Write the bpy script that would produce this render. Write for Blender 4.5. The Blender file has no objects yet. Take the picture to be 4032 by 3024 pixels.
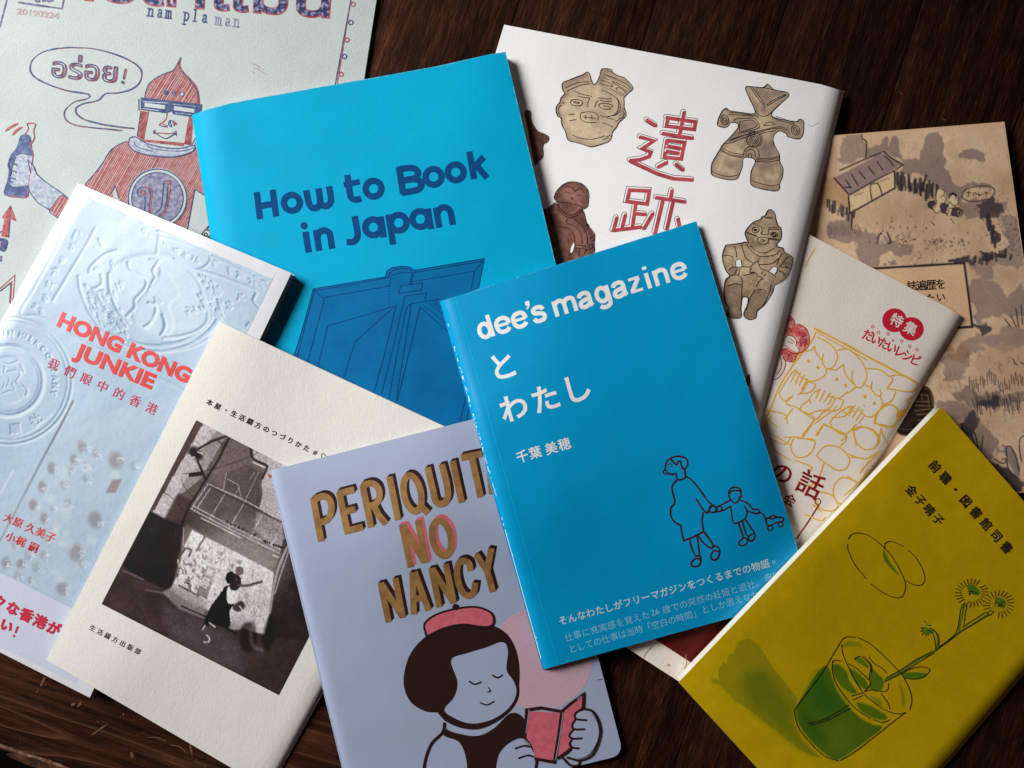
import bpy, math, random
import numpy as np
from mathutils import Matrix, Vector
from mathutils.geometry import tessellate_polygon

random.seed(7)
RNG = np.random.default_rng(7)
scene = bpy.context.scene
COL = scene.collection

# ------------------------------------------------------------------ camera, light, exposure
CAM_H = 0.45                      # metres above the table
PLAN_W = 0.553                    # width of table seen by the camera
UNIT = PLAN_W / 4032.0            # one plan unit on the table, in metres
cam_data = bpy.data.cameras.new("camera")
cam = bpy.data.objects.new("camera", cam_data)
COL.objects.link(cam)
cam.location = (0, 0, CAM_H)
cam_data.sensor_width = 36.0
cam_data.lens = 18.0 / (PLAN_W / 2 / CAM_H)
cam_data.clip_start = 0.01
cam_data.clip_end = 50
scene.camera = cam

world = bpy.data.worlds.new("World")
scene.world = world
world.use_nodes = True
world.node_tree.nodes["Background"].inputs[0].default_value = (0.60, 0.40, 0.36, 1)
world.node_tree.nodes["Background"].inputs[1].default_value = 0.05

def area_light(name, loc, target, sx, sy, power, color):
    ld = bpy.data.lights.new(name, 'AREA')
    ld.shape = 'RECTANGLE'; ld.size = sx; ld.size_y = sy
    ld.energy = power; ld.color = color
    o = bpy.data.objects.new(name, ld)
    COL.objects.link(o)
    o.location = loc
    o.rotation_euler = (Vector(target) - Vector(loc)).to_track_quat('-Z', 'Y').to_euler()
    return o
win = area_light("window_light", (-0.92, 0.50, 0.66), (-0.26, 0.10, 0.0), 0.52, 0.52, 4.6, (1.0, 0.985, 0.965))
win.data.spread = math.radians(72)

vs = scene.view_settings
vs.view_transform = 'Standard'
vs.look = 'None'
vs.exposure = 0.0
vs.gamma = 1.0

# ------------------------------------------------------------------ small helpers
def lin(c):
    """sRGB '#rrggbb' or 0-255 tuple -> linear floats"""
    if isinstance(c, str):
        c = [int(c[i:i + 2], 16) for i in (1, 3, 5)]
    out = []
    for v in c:
        v = v / 255.0
        out.append(v / 12.92 if v <= 0.04045 else ((v + 0.055) / 1.055) ** 2.4)
    return out

def F(x0, y0, f):
    """drawing frame: plan coordinates = origin + factor * drawing coordinates"""
    def g(s):
        if isinstance(s, str):
            a = np.array([[float(t) for t in p.split(',')] for p in s.split()])
        else:
            a = np.array(s, float).reshape(-1, 2)
        return a * f + np.array([x0, y0])
    g.f = f
    return g

PX = F(0, 0, 1)
Z1 = F(0, 0, .67812); Z2 = F(700, 100, .67812); ZC = F(0, 0, .45208); ZM = F(500, 200, .42194)
D1 = F(1900, 0, .67812); BG = F(2900, 400, .51175); HK1 = F(0, 900, .5425); HK2 = F(0, 1600, .5425)
G3 = F(0, 2224, .5425); HT = F(1000, 900, .5425); DE1 = F(1700, 800, .5425); DE2 = F(1900, 1500, .61031)
DE3 = F(1950, 2150, .61031); RC = F(2900, 1000, .51175); YL = F(2650, 2103, .62477); YL1 = F(2650, 1600, .62477)
N1 = F(1000, 1700, .5425); N2 = F(1300, 2224, .5425); GB = F(400, 1600, .40687); FACE = F(1950, 250, .27125)
KJ = F(2450, 400, .33144); DG2 = F(2750, 300, .30139); DG3 = F(2800, 800, .30143); DG1 = F(2050, 650, .22307)
RB = F(2250, 2400, .37612); BR2 = F(3350, 1350, .36161); TB = F(0, 2500, .42948)

def to_world(p, z):
    """plan coordinate seen from the middle of the table -> the point at height z that lies there"""
    p = np.asarray(p, float)
    k = (CAM_H - z) / CAM_H * UNIT
    return np.stack([(p[:, 0] - 2016) * k, (1512 - p[:, 1]) * k, z * np.ones(len(p))], 1)

def _hash(ix, iy, seed):
    h = np.sin(ix * 127.1 + iy * 311.7 + seed * 74.7) * 43758.5453
    return h - np.floor(h)

def vnoise(x, y, seed=0):
    ix = np.floor(x); iy = np.floor(y)
    fx = x - ix; fy = y - iy
    fx = fx * fx * (3 - 2 * fx); fy = fy * fy * (3 - 2 * fy)
    a = _hash(ix, iy, seed); b = _hash(ix + 1, iy, seed)
    c = _hash(ix, iy + 1, seed); d = _hash(ix + 1, iy + 1, seed)
    return (a * (1 - fx) + b * fx) * (1 - fy) + (c * (1 - fx) + d * fx) * fy

def fbm(x, y, seed=0, octv=4):
    r = 0; a = .5; n = 0
    for i in range(octv):
        r = r + a * vnoise(x * 2 ** i, y * 2 ** i, seed + i * 13); n += a; a *= .5
    return r / n

def smooth_path(p, closed=False, step=7.0):
    """Catmull-Rom through the points"""
    p = np.asarray(p, float)
    n = len(p)
    if n < 3 and not closed:
        d = np.linalg.norm(p[-1] - p[0]); k = max(1, int(d / 25))
        t = np.linspace(0, 1, k + 1)[:, None]
        return p[0] * (1 - t) + p[-1] * t
    out = []
    segs = n if closed else n - 1
    for i in range(segs):
        if closed:
            p0, p1, p2, p3 = p[(i - 1) % n], p[i], p[(i + 1) % n], p[(i + 2) % n]
        else:
            p1, p2 = p[i], p[i + 1]
            p0 = p[i - 1] if i else 2 * p1 - p2
            p3 = p[i + 2] if i + 2 < n else 2 * p2 - p1
        k = max(2, min(24, int(np.linalg.norm(p2 - p1) / step) + 1))
        for t in np.arange(k) / k:
            out.append(.5 * ((2 * p1) + (-p0 + p2) * t + (2 * p0 - 5 * p1 + 4 * p2 - p3) * t * t
                             + (-p0 + 3 * p1 - 3 * p2 + p3) * t ** 3))
    if not closed:
        out.append(p[-1])
    return np.array(out)

def straight_path(p, closed=False, step=40.0):
    p = np.asarray(p, float)
    if closed:
        p = np.vstack([p, p[:1]])
    out = []
    for a, b in zip(p[:-1], p[1:]):
        k = max(1, int(np.linalg.norm(b - a) / step))
        for t in np.arange(k) / k:
            out.append(a * (1 - t) + b * t)
    if not closed:
        out.append(p[-1])
    return np.array(out)

# ------------------------------------------------------------------ materials
def new_mat(name):
    m = bpy.data.materials.new(name)
    m.use_nodes = True
    nt = m.node_tree
    return m, nt, nt.nodes["Principled BSDF"]

def n_add(nt, kind, **kw):
    n = nt.nodes.new(kind)
    for k, v in kw.items():
        setattr(n, k, v)
    return n

def coords(nt, scale=(1, 1, 1), rot=0.0):
    tc = n_add(nt, 'ShaderNodeTexCoord'); mp = n_add(nt, 'ShaderNodeMapping')
    mp.inputs['Scale'].default_value = scale
    mp.inputs['Rotation'].default_value = (0, 0, rot)
    if rot:
        mp2 = n_add(nt, 'ShaderNodeMapping')
        mp2.inputs['Rotation'].default_value = (0, 0, rot)
        nt.links.new(tc.outputs['Object'], mp2.inputs[0])
        mp.inputs['Rotation'].default_value = (0, 0, 0)
        nt.links.new(mp2.outputs[0], mp.inputs[0])
    else:
        nt.links.new(tc.outputs['Object'], mp.inputs[0])
    return mp.outputs[0]

def noise(nt, vec, scale, detail=3, rough=.5):
    n = n_add(nt, 'ShaderNodeTexNoise')
    n.inputs['Scale'].default_value = scale
    n.inputs['Detail'].default_value = detail
    n.inputs['Roughness'].default_value = rough
    nt.links.new(vec, n.inputs['Vector'])
    return n.outputs[0]

def ramp(nt, fac, stops):
    r = n_add(nt, 'ShaderNodeValToRGB')
    e = r.color_ramp.elements
    while len(e) < len(stops):
        e.new(.5)
    for el, (p, c) in zip(e, stops):
        el.position = p; el.color = (*c, 1) if len(c) == 3 else c
    nt.links.new(fac, r.inputs[0])
    return r.outputs[0]

def paper(name, c, rough=.6, grain=2200, bump=.25, spec=.25, stretch=(1, 1, 1), rot=0, vary=.05, sheen_coat=0.0, fine=True, attr=None):
    """printed card or paper: fine fibre relief and very slight mottling"""
    m, nt, b = new_mat(name)
    v = coords(nt, stretch, rot)
    col = lin(c) if isinstance(c, str) else list(c)
    f1 = noise(nt, v, 45, 3)
    f2 = noise(nt, v, grain * .55, 2)
    add = n_add(nt, 'ShaderNodeMath', operation='ADD')
    nt.links.new(f1, add.inputs[0]); nt.links.new(f2, add.inputs[1])
    mr = n_add(nt, 'ShaderNodeMapRange')
    mr.inputs['From Min'].default_value = .6; mr.inputs['From Max'].default_value = 1.4
    mr.inputs['To Min'].default_value = 1 - vary; mr.inputs['To Max'].default_value = 1 + vary
    nt.links.new(add.outputs[0], mr.inputs['Value'])
    mul = n_add(nt, 'ShaderNodeVectorMath', operation='SCALE')
    if attr:
        at = n_add(nt, 'ShaderNodeAttribute', attribute_name=attr)
        nt.links.new(at.outputs['Color'], mul.inputs[0])
    else:
        mul.inputs[0].default_value = col
    nt.links.new(mr.outputs[0], mul.inputs['Scale'])
    nt.links.new(mul.outputs[0], b.inputs['Base Color'])
    b.inputs['Roughness'].default_value = rough
    b.inputs['Specular IOR Level'].default_value = spec
    b.inputs['Coat Weight'].default_value = sheen_coat
    b.inputs['Coat Roughness'].default_value = .3
    bp = n_add(nt, 'ShaderNodeBump')
    bp.inputs['Strength'].default_value = bump
    bp.inputs['Distance'].default_value = .0003
    f3 = noise(nt, v, grain, 3, .6)
    nt.links.new(f3, bp.inputs['Height'])
    nt.links.new(bp.outputs[0], b.inputs['Normal'])
    return m

def ink_mat(name, c, c2=None, scale=300, rough=.6, lo=.4, hi=.6, spec=.25, metal=0):
    """printing ink; with a second colour it is mottled like a stamped or brushed area"""
    m, nt, b = new_mat(name)
    v = coords(nt)
    a = lin(c) if isinstance(c, str) else list(c)
    d = a if c2 is None else (lin(c2) if isinstance(c2, str) else list(c2))
    if c2 is None:
        d = [x * .92 for x in a]
    f = noise(nt, v, scale, 5, .65)
    o = ramp(nt, f, [(lo, a), (hi, d)])
    nt.links.new(o, b.inputs['Base Color'])
    b.inputs['Roughness'].default_value = rough
    b.inputs['Specular IOR Level'].default_value = spec
    b.inputs['Metallic'].default_value = metal
    bp = n_add(nt, 'ShaderNodeBump')
    bp.inputs['Strength'].default_value = .15
    bp.inputs['Distance'].default_value = .0002
    nt.links.new(noise(nt, v, 2200, 2), bp.inputs['Height'])
    nt.links.new(bp.outputs[0], b.inputs['Normal'])
    return m

def page_mat(name, c):
    """edge of a block of pages: hundreds of fine sheets"""
    m, nt, b = new_mat(name)
    v = coords(nt, (25, 25, 7000))
    f = noise(nt, v, 1.0, 3, .6)
    a = lin(c) if isinstance(c, str) else list(c)
    nt.links.new(ramp(nt, f, [(.32, [x * .62 for x in a]), (.55, a)]), b.inputs['Base Color'])
    b.inputs['Roughness'].default_value = .85
    b.inputs['Specular IOR Level'].default_value = .1
    bp = n_add(nt, 'ShaderNodeBump'); bp.inputs['Strength'].default_value = .4; bp.inputs['Distance'].default_value = .0002
    nt.links.new(f, bp.inputs['Height']); nt.links.new(bp.outputs[0], b.inputs['Normal'])
    return m

# ------------------------------------------------------------------ objects
def link_mesh(name, verts, faces, mat, root=None, smooth=False, label=None):
    me = bpy.data.meshes.new(name)
    verts = np.asarray(verts, dtype=np.float32)
    faces = np.asarray(faces, dtype=np.int32)
    me.vertices.add(len(verts)); me.vertices.foreach_set('co', verts.ravel())
    k = faces.shape[1]
    me.loops.add(faces.size); me.loops.foreach_set('vertex_index', faces.ravel())
    me.polygons.add(len(faces))
    me.polygons.foreach_set('loop_start', np.arange(0, faces.size, k, dtype=np.int32))
    if smooth:
        me.polygons.foreach_set('use_smooth', np.ones(len(faces), dtype=bool))
    me.update(calc_edges=True); me.validate()
    me.materials.append(mat)
    o = bpy.data.objects.new(name, me)
    COL.objects.link(o)
    if root is not None:
        o.parent = root
        o.matrix_parent_inverse = Matrix.Translation(root.location).inverted()
    if label:
        o['label'] = label
    return o

def thing(name, label, cat, loc, group=None):
    o = bpy.data.objects.new(name, None)
    COL.objects.link(o)
    o.location = loc
    o.empty_display_size = .02
    o['label'] = label; o['category'] = cat
    if group:
        o['group'] = group
    return o

# ------------------------------------------------------------------ how the pile of books rests: a coarse height map of the table
DX = .004
GX = np.arange(-.44, .4401, DX); GY = np.arange(-.36, .3601, DX)
MX, MY = np.meshgrid(GX, GY, indexing='ij')
PILE = np.zeros_like(MX)          # height of everything laid down so far

def samp(grid, x, y):
    fx = np.clip((x - GX[0]) / DX, 0, len(GX) - 1.001); fy = np.clip((y - GY[0]) / DX, 0, len(GY) - 1.001)
    ix = fx.astype(int); iy = fy.astype(int); fx = fx - ix; fy = fy - iy
    return ((grid[ix, iy] * (1 - fx) + grid[ix + 1, iy] * fx) * (1 - fy)
            + (grid[ix, iy + 1] * (1 - fx) + grid[ix + 1, iy + 1] * fx) * fy)

def in_poly(poly, x, y):
    inside = np.zeros(x.shape, bool)
    n = len(poly)
    for i in range(n):
        x1, y1 = poly[i]; x2, y2 = poly[(i + 1) % n]
        c = (y1 > y) != (y2 > y)
        with np.errstate(divide='ignore', invalid='ignore'):
            xi = (x2 - x1) * (y - y1) / (y2 - y1 + 1e-12) + x1
        inside ^= c & (x < xi)
    return inside

def dilate(a):
    p = np.pad(a, 1, mode='edge')
    return np.max([p[i:i + a.shape[0], j:j + a.shape[1]] for i in (0, 1, 2) for j in (0, 1, 2)], axis=0)

def blur(a, n):
    for _ in range(n):
        p = np.pad(a, 1, mode='edge')
        a = (p[:-2, 1:-1] + p[2:, 1:-1] + p[1:-1, :-2] + p[1:-1, 2:]) / 4
    return a

def drape(h, stiff):
    """a limp sheet lowered on the heights h: it touches the high places and sags between them"""
    z = blur(h.copy(), 60); z = np.maximum(z, h)
    g = 1.1 / stiff * DX * DX / 4
    for _ in range(700):
        p = np.pad(z, 1, mode='edge')
        z = np.maximum(h, (p[:-2, 1:-1] + p[2:, 1:-1] + p[1:-1, :-2] + p[1:-1, 2:]) / 4 - g)
    z = blur(z, 12)
    return z

class Book:
    """a paperback lying in the pile: quad = its four cover corners TL TR BR BL on the plan"""
    def __init__(self, name, label, cat, quad, thick, cover, pages, spine='L', roll=.6, roll_r=.008,
                 stiff=1.0, res=3.6, bulge=None, rounded=(), back=None, wav=.0005, spine_mat=None, inset=.0007, seed=1,
                 group='books and zines spread over the table'):
        global PILE
        self.q = np.array(quad, float); self.name = name
        self.t = thick; self.spine = spine
        self.bulge = bulge; self.roll_r = roll_r
        cq = to_world(self.q, .012)
        w = (np.linalg.norm(cq[1] - cq[0]) + np.linalg.norm(cq[2] - cq[3])) / 2
        hgt = (np.linalg.norm(cq[3] - cq[0]) + np.linalg.norm(cq[2] - cq[1])) / 2
        self.w, self.h = w, hgt
        foot = in_poly(cq[:, :2], MX, MY)
        grow = dilate(dilate(foot.astype(float))) > 0
        hmap = dilate(PILE) + .0004
        far = np.where(grow, hmap, 0.0)
        # beyond the footprint the heights do not matter: only support what lies under the book
        rest = drape(np.where(grow, hmap, 0.0004), stiff)
        self.rest = rest
        nu = max(24, int(w / .0016)); nv = max(24, int(hgt / .003))
        s = np.linspace(0, 1, nu + 1)
        self.us = s; self.vs = np.linspace(0, 1, nv + 1)
        U, V = np.meshgrid(self.us, self.vs, indexing='ij')
        P = self.uv2px(U.ravel(), V.ravel())
        z = np.full(len(P), .01)
        for _ in range(3):
            Wp = to_world(P, z)
            z = samp(rest, Wp[:, 0], Wp[:, 1]) + thick
        d = {'L': U * w, 'R': (1 - U) * w, 'T': V * hgt, 'B': (1 - V) * hgt}[spine].ravel()
        R = roll_r
        self.rollf = np.where(d < R, 1 - np.sqrt(np.clip(1 - (1 - d / R) ** 2, 0, 1)), 0) * roll * thick
        wv = wav * (fbm(U.ravel() * 3 + seed, V.ravel() * 4, seed) - .5) * 2
        edge = np.minimum(np.minimum(U, 1 - U), np.minimum(V, 1 - V)).ravel()
        self.zt = (z - self.rollf + wv).reshape(U.shape)
        self.zb = (z - thick).reshape(U.shape)
        PILE = np.where(foot, np.maximum(PILE, rest + thick), PILE)
        c = to_world(self.q.mean(0)[None], float(self.zb.mean()))[0]
        self.root = thing(name, label, cat, (c[0], c[1], float(self.zb.mean())), group)
        self.rounded = rounded
        self.cover_mat = cover
        # front cover, pages, back cover, spine
        self.front = self.slab('front_cover', 0, .00028, 0, cover, 1, 1)
        self.slab('page_block', .00034, None, inset, pages, 2, 3, lift=.00034)
        self.slab('back_cover', None, None, 0, back or cover, 2, 3, bottom=True)
        self.make_spine(spine_mat or cover)

    def uv2px(self, u, v):
        q = self.q
        P = ((1 - u) * (1 - v))[:, None] * q[0] + (u * (1 - v))[:, None] * q[1] + (u * v)[:, None] * q[2] + ((1 - u) * v)[:, None] * q[3]
        if self.bulge:
            bu, bv = self.bulge
            off = np.interp(u, bu, bv)
            nrm = (q[3] - q[0]) / np.linalg.norm(q[3] - q[0])
            P = P + nrm * (off * (1 - v))[:, None]
        return P

    def px2uv(self, P):
        q = self.q
        u = np.full(len(P), .5); v = np.full(len(P), .5)
        for _ in range(12):
            r = self.uv2px(u, v) - P
            du = (1 - v)[:, None] * (q[1] - q[0]) + v[:, None] * (q[2] - q[3])
            dv = (1 - u)[:, None] * (q[3] - q[0]) + u[:, None] * (q[2] - q[1])
            det = du[:, 0] * dv[:, 1] - du[:, 1] * dv[:, 0]
            su = (r[:, 0] * dv[:, 1] - r[:, 1] * dv[:, 0]) / det
            sv = (du[:, 0] * r[:, 1] - du[:, 1] * r[:, 0]) / det
            u = np.clip(u - su, -.5, 1.5); v = np.clip(v - sv, -.5, 1.5)
        return u, v

    def gz(self, g, u, v):
        nu, nv = g.shape[0] - 1, g.shape[1] - 1
        fu = np.clip(u, 0, 1) * nu; fv = np.clip(v, 0, 1) * nv
        iu = np.minimum(fu.astype(int), nu - 1); iv = np.minimum(fv.astype(int), nv - 1)
        fu = fu - iu; fv = fv - iv
        return ((g[iu, iv] * (1 - fu) + g[iu + 1, iv] * fu) * (1 - fv) + (g[iu, iv + 1] * (1 - fu) + g[iu + 1, iv + 1] * fu) * fv)

    def world(self, P, dz):
        P = np.asarray(P, float)
        u, v = self.px2uv(P)
        z = self.gz(self.zt, u, v)
        W = to_world(P, z)
        W[:, 2] += dz
        return W

    def near_spine(self, P):
        u, v = self.px2uv(P)
        d = {'L': u * self.w, 'R': (1 - u) * self.w, 'T': v * self.h, 'B': (1 - v) * self.h}[self.spine]
        return bool((d < self.roll_r + .001).any())

    def clip(self, P):
        u, v = self.px2uv(P)
        return self.uv2px(np.clip(u, .0008, .9992), np.clip(v, .0008, .9992))

    def slab(self, name, top, bot, inset, mat, su, sv, lift=0, bottom=False):
        iu = inset / self.w; iv = inset / self.h
        us = self.us[::su].copy(); vs_ = self.vs[::sv].copy()
        if us[-1] != 1: us = np.append(us, 1)
        if vs_[-1] != 1: vs_ = np.append(vs_, 1)
        U, V = np.meshgrid(us, vs_, indexing='ij')
        lo_u = iu if self.spine != 'L' else inset / self.w * .5
        U2 = lo_u + U * (1 - lo_u - iu); V2 = iv + V * (1 - 2 * iv)
        u = U2.ravel().copy(); v = V2.ravel().copy()
        if self.rounded:
            R = .0062
            for (cu, cv) in self.rounded:
                x = (u if cu == 0 else 1 - u) * self.w; y = (v if cv == 0 else 1 - v) * self.h
                m = (x < R) & (y < R)
                dx = R - x; dy = R - y; r = np.hypot(dx, dy)
                # squeeze the square corner into the quarter circle
                k = np.where(m & (r > 1e-9), np.maximum(dx, dy) / np.maximum(r, 1e-9), 1)
                x2 = np.where(m, R - dx * k, x); y2 = np.where(m, R - dy * k, y)
                u = np.where(m, x2 / self.w if cu == 0 else 1 - x2 / self.w, u)
                v = np.where(m, y2 / self.h if cv == 0 else 1 - y2 / self.h, v)
        P = self.uv2px(u, v)
        zt = self.gz(self.zt, u, v); zb = self.gz(self.zb, u, v)
        W = to_world(P, zt)
        A = W.copy(); B = W.copy()
        if bottom:
            A[:, 2] = zb + .00028; B[:, 2] = zb
        elif bot is None:
            A[:, 2] = zt - top; B[:, 2] = np.minimum(zb + lift, zt - top - .0002)
        else:
            A[:, 2] = zt - top; B[:, 2] = zt - bot
        nu, nv = len(us), len(vs_)
        idx = np.arange(nu * nv).reshape(nu, nv)
        f = np.stack([idx[:-1, :-1], idx[:-1, 1:], idx[1:, 1:], idx[1:, :-1]], -1).reshape(-1, 4)
        n = nu * nv
        f_bot = f[:, ::-1] + n
        rim = np.concatenate([idx[:, 0], idx[-1, 1:], idx[-2::-1, -1], idx[0, -2:0:-1]])
        # side walls get their own vertices so that the edge stays crisp
        m = len(rim)
        SA = A[rim]; SB = B[rim]
        ks = np.arange(m); kn = (ks + 1) % m
        side = np.stack([2 * n + ks, 2 * n + kn, 2 * n + m + kn, 2 * n + m + ks], -1)
        verts = np.vstack([A, B, SA, SB])
        faces = np.vstack([f[:, ::-1] if False else f, f_bot, side])
        # orient: top should face up
        a, b_, c_ = verts[faces[0, 0]], verts[faces[0, 1]], verts[faces[0, 2]]
        if np.cross(b_ - a, c_ - a)[2] < 0:
            faces = faces[:, ::-1]
        return link_mesh(name, verts, faces, mat, self.root, smooth=True)

    def make_spine(self, mat):
        k = 60
        s = np.linspace(.001, .999, k)
        z0, z1 = {'L': (0, None), 'R': (1, None), 'T': (None, 0), 'B': (None, 1)}[self.spine]
        u = np.full(k, z0) if z0 is not None else s
        v = s if z0 is not None else np.full(k, z1)
        P = self.uv2px(u, v)
        zt = self.gz(self.zt, u, v) - .00003; zb = self.gz(self.zb, u, v) + .00003
        out = (self.q.mean(0) - P); out = -out / np.linalg.norm(out, axis=1)[:, None]
        rows = []
        for a in np.linspace(0, 1, 5):
            W = to_world(P, zt)
            W[:, 0] += out[:, 0] * .0006 * math.sin(math.pi * a); W[:, 1] -= out[:, 1] * .0006 * math.sin(math.pi * a)
            W[:, 2] = zt * (1 - a) + zb * a
            rows.append(W)
        n = k * 5
        idx = np.arange(n).reshape(5, k)
        f = np.stack([idx[:-1, :-1], idx[:-1, 1:], idx[1:, 1:], idx[1:, :-1]], -1).reshape(-1, 4)
        link_mesh('spine', np.vstack(rows), f, mat, self.root, smooth=True)

class Flat:
    """the table top as a surface to mark"""
    def __init__(self, root, z=0.0, front=None):
        self.root = root; self.z = z; self.front = front
    def world(self, P, dz):
        W = to_world(np.asarray(P, float), np.full(len(P), self.z)); W[:, 2] += dz
        return W

# ------------------------------------------------------------------ ink: thin printed shapes that follow a cover
class Ink:
    def __init__(self, surf, name, mat, lvl=1, label=None):
        self.s = surf; self.name = name; self.mat = mat; self.lvl = lvl; self.label = label
        self.V = []; self.T = []; self.Z = []; self.n = 0; self.k = 0
    def _add(self, v, t, sub=None):
        v = np.asarray(v, float); t = np.asarray(t, int)
        if not len(t): return self
        self.V.append(v); self.T.append(t + self.n); self.n += len(v)
        self.Z.append(np.full(len(v), (self.k % 12) * 4e-6))
        self.k += 1
        return self
    def path(self, p, w, caps=True, wob=0.0, taper=False):
        p = np.asarray(p, float)
        keep = np.r_[True, np.linalg.norm(np.diff(p, axis=0), axis=1) > 1e-3]
        p = p[keep]
        if len(p) < 2: return self
        closed = np.linalg.norm(p[0] - p[-1]) < 1e-2 and len(p) > 3
        t = np.diff(p, axis=0); t /= np.linalg.norm(t, axis=1)[:, None]
        if closed:
            t0 = np.vstack([t[-1:], t]); t1 = np.vstack([t, t[:1]])
        else:
            t0 = np.vstack([t[:1], t]); t1 = np.vstack([t, t[-1:]])
        m = t0 + t1; L = np.linalg.norm(m, axis=1); L[L < 1e-6] = 1
        m = m / L[:, None]
        c = np.clip((m * t1).sum(1), .5, 1)
        nrm = np.stack([-m[:, 1], m[:, 0]], 1) / c[:, None]
        hw = np.full(len(p), w / 2.0)
        if wob:
            s = np.r_[0, np.cumsum(np.linalg.norm(np.diff(p, axis=0), axis=1))]
            hw = hw * (1 + wob * 2 * (vnoise(s / 28 + p[0, 0], np.zeros(len(s)), 5) - .5))
        if taper:
            s = np.linspace(0, 1, len(p)); hw = hw * np.clip(1.15 * (4 * s * (1 - s)) ** .4, .25, 1)
        if closed: hw[-1] = hw[0]
        a = p + nrm * hw[:, None]; b = p - nrm * hw[:, None]
        n = len(p)
        v = [a, b]; i = np.arange(n - 1)
        tr = np.vstack([np.stack([i, i + 1, n + i], 1), np.stack([i + 1, n + i + 1, n + i], 1)])
        if caps and not closed and w > 3:
            base = 2 * n; ex = []; et = []
            for end, d, ia, ib in ((0, -t[0], 0, n), (n - 1, t[-1], n - 1, 2 * n - 1)):
                r = hw[end]; nn = nrm[end] / np.linalg.norm(nrm[end])
                pts = [p[end] + r * (math.cos(q) * nn + math.sin(q) * d) for q in (math.pi * .25, math.pi * .5, math.pi * .75)]
                k = base + len(ex)
                ex += pts
                et += [[ia, k, k + 1], [ia, k + 1, k + 2], [ia, k + 2, ib]]
            v.append(np.array(ex)); tr = np.vstack([tr, et])
        return self._add(np.vstack(v), tr)
    def line(self, fr, s, w, smooth=True, closed=False, **kw):
        """one pen stroke; several strokes are separated by '|'"""
        for part in s.split('|') if isinstance(s, str) else [s]:
            p = fr(part)
            q = smooth_path(p, closed) if smooth else straight_path(p, closed)
            if closed: q = np.vstack([q, q[:1]]) if np.linalg.norm(q[0] - q[-1]) > 1e-6 else q
            self.path(q, w, **kw)
        return self
    def fill_pts(self, p, maxlen=42):
        p = np.asarray(p, float)
        if np.linalg.norm(p[0] - p[-1]) < 1e-6: p = p[:-1]
        tris = tessellate_polygon([[Vector((x, y, 0)) for x, y in p]])
        V = [tuple(x) for x in p]; out = []; mid = {}
        def mp(i, j):
            k = (min(i, j), max(i, j))
            if k not in mid:
                V.append(((V[i][0] + V[j][0]) / 2, (V[i][1] + V[j][1]) / 2)); mid[k] = len(V) - 1
            return mid[k]
        st = [tuple(t) for t in tris]
        if isinstance(self.s, Book) and self.s.near_spine(p): maxlen = 11
        m2 = maxlen ** 2
        while st:
            a, b, c = st.pop()
            e = [((V[a][0] - V[b][0]) ** 2 + (V[a][1] - V[b][1]) ** 2, a, b, c), ((V[b][0] - V[c][0]) ** 2 + (V[b][1] - V[c][1]) ** 2, b, c, a),
                 ((V[c][0] - V[a][0]) ** 2 + (V[c][1] - V[a][1]) ** 2, c, a, b)]
            L, i, j, k = max(e)
            if L <= m2: out.append((a, b, c)); continue
            m = mp(i, j); st.append((i, m, k)); st.append((m, j, k))
        return self._add(V, out)
    def fill(self, fr, s, smooth=True):
        for part in s.split('|') if isinstance(s, str) else [s]:
            p = fr(part)
            self.fill_pts(smooth_path(p, True, 9) if smooth else p)
        return self
    def dot(self, fr, x, y, r, ry=None, rot=0, n=14):
        c = fr([[x, y]])[0]; f = fr.f; ry = ry or r
        a = np.arange(n) / n * 2 * math.pi
        e = np.stack([np.cos(a) * r * f, np.sin(a) * ry * f], 1)
        R = np.array([[math.cos(rot), math.sin(rot)], [-math.sin(rot), math.cos(rot)]])
        return self.fill_pts(e @ R + c)
    def ring(self, fr, x, y, r, w, ry=None, rot=0, a0=0, a1=360):
        c = fr([[x, y]])[0]; f = fr.f; ry = ry or r
        n = max(8, int(abs(a1 - a0) / 360 * (18 + r * f / 5)))
        a = np.radians(np.linspace(a0, a1, n + 1))
        e = np.stack([np.cos(a) * r * f, np.sin(a) * ry * f], 1)
        R = np.array([[math.cos(rot), math.sin(rot)], [-math.sin(rot), math.cos(rot)]])
        return self.path(e @ R + c, w)
    def hatch(self, fr, s, ang, gap, w, jit=.3, smooth=True, brk=0.0):
        """parallel pen lines clipped to a shape"""
        P = fr(s)
        if smooth: P = smooth_path(P, True)
        d = np.array([math.cos(ang), -math.sin(ang)]); nrm = np.array([-d[1], d[0]])
        a = P @ d; b = P @ nrm
        y = b.min() + gap / 2
        n = len(P)
        while y < b.max():
            xs = []
            for i in range(n):
                j = (i + 1) % n
                if (b[i] > y) != (b[j] > y):
                    xs.append(a[i] + (y - b[i]) * (a[j] - a[i]) / (b[j] - b[i]))
            xs.sort()
            for x0, x1 in zip(xs[::2], xs[1::2]):
                while x1 - x0 > 6:
                    L = (x1 - x0) if random.random() > brk else min(x1 - x0, random.uniform(40, 200))
                    j0 = random.uniform(-1, 1) * jit * gap
                    self.path(straight_path([d * x0 + nrm * (y + j0), d * (x0 + L) + nrm * (y + j0 * .4)]), w * random.uniform(.7, 1.25), caps=False)
                    x0 += L + random.uniform(3, 8)
            y += gap
        return self
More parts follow.
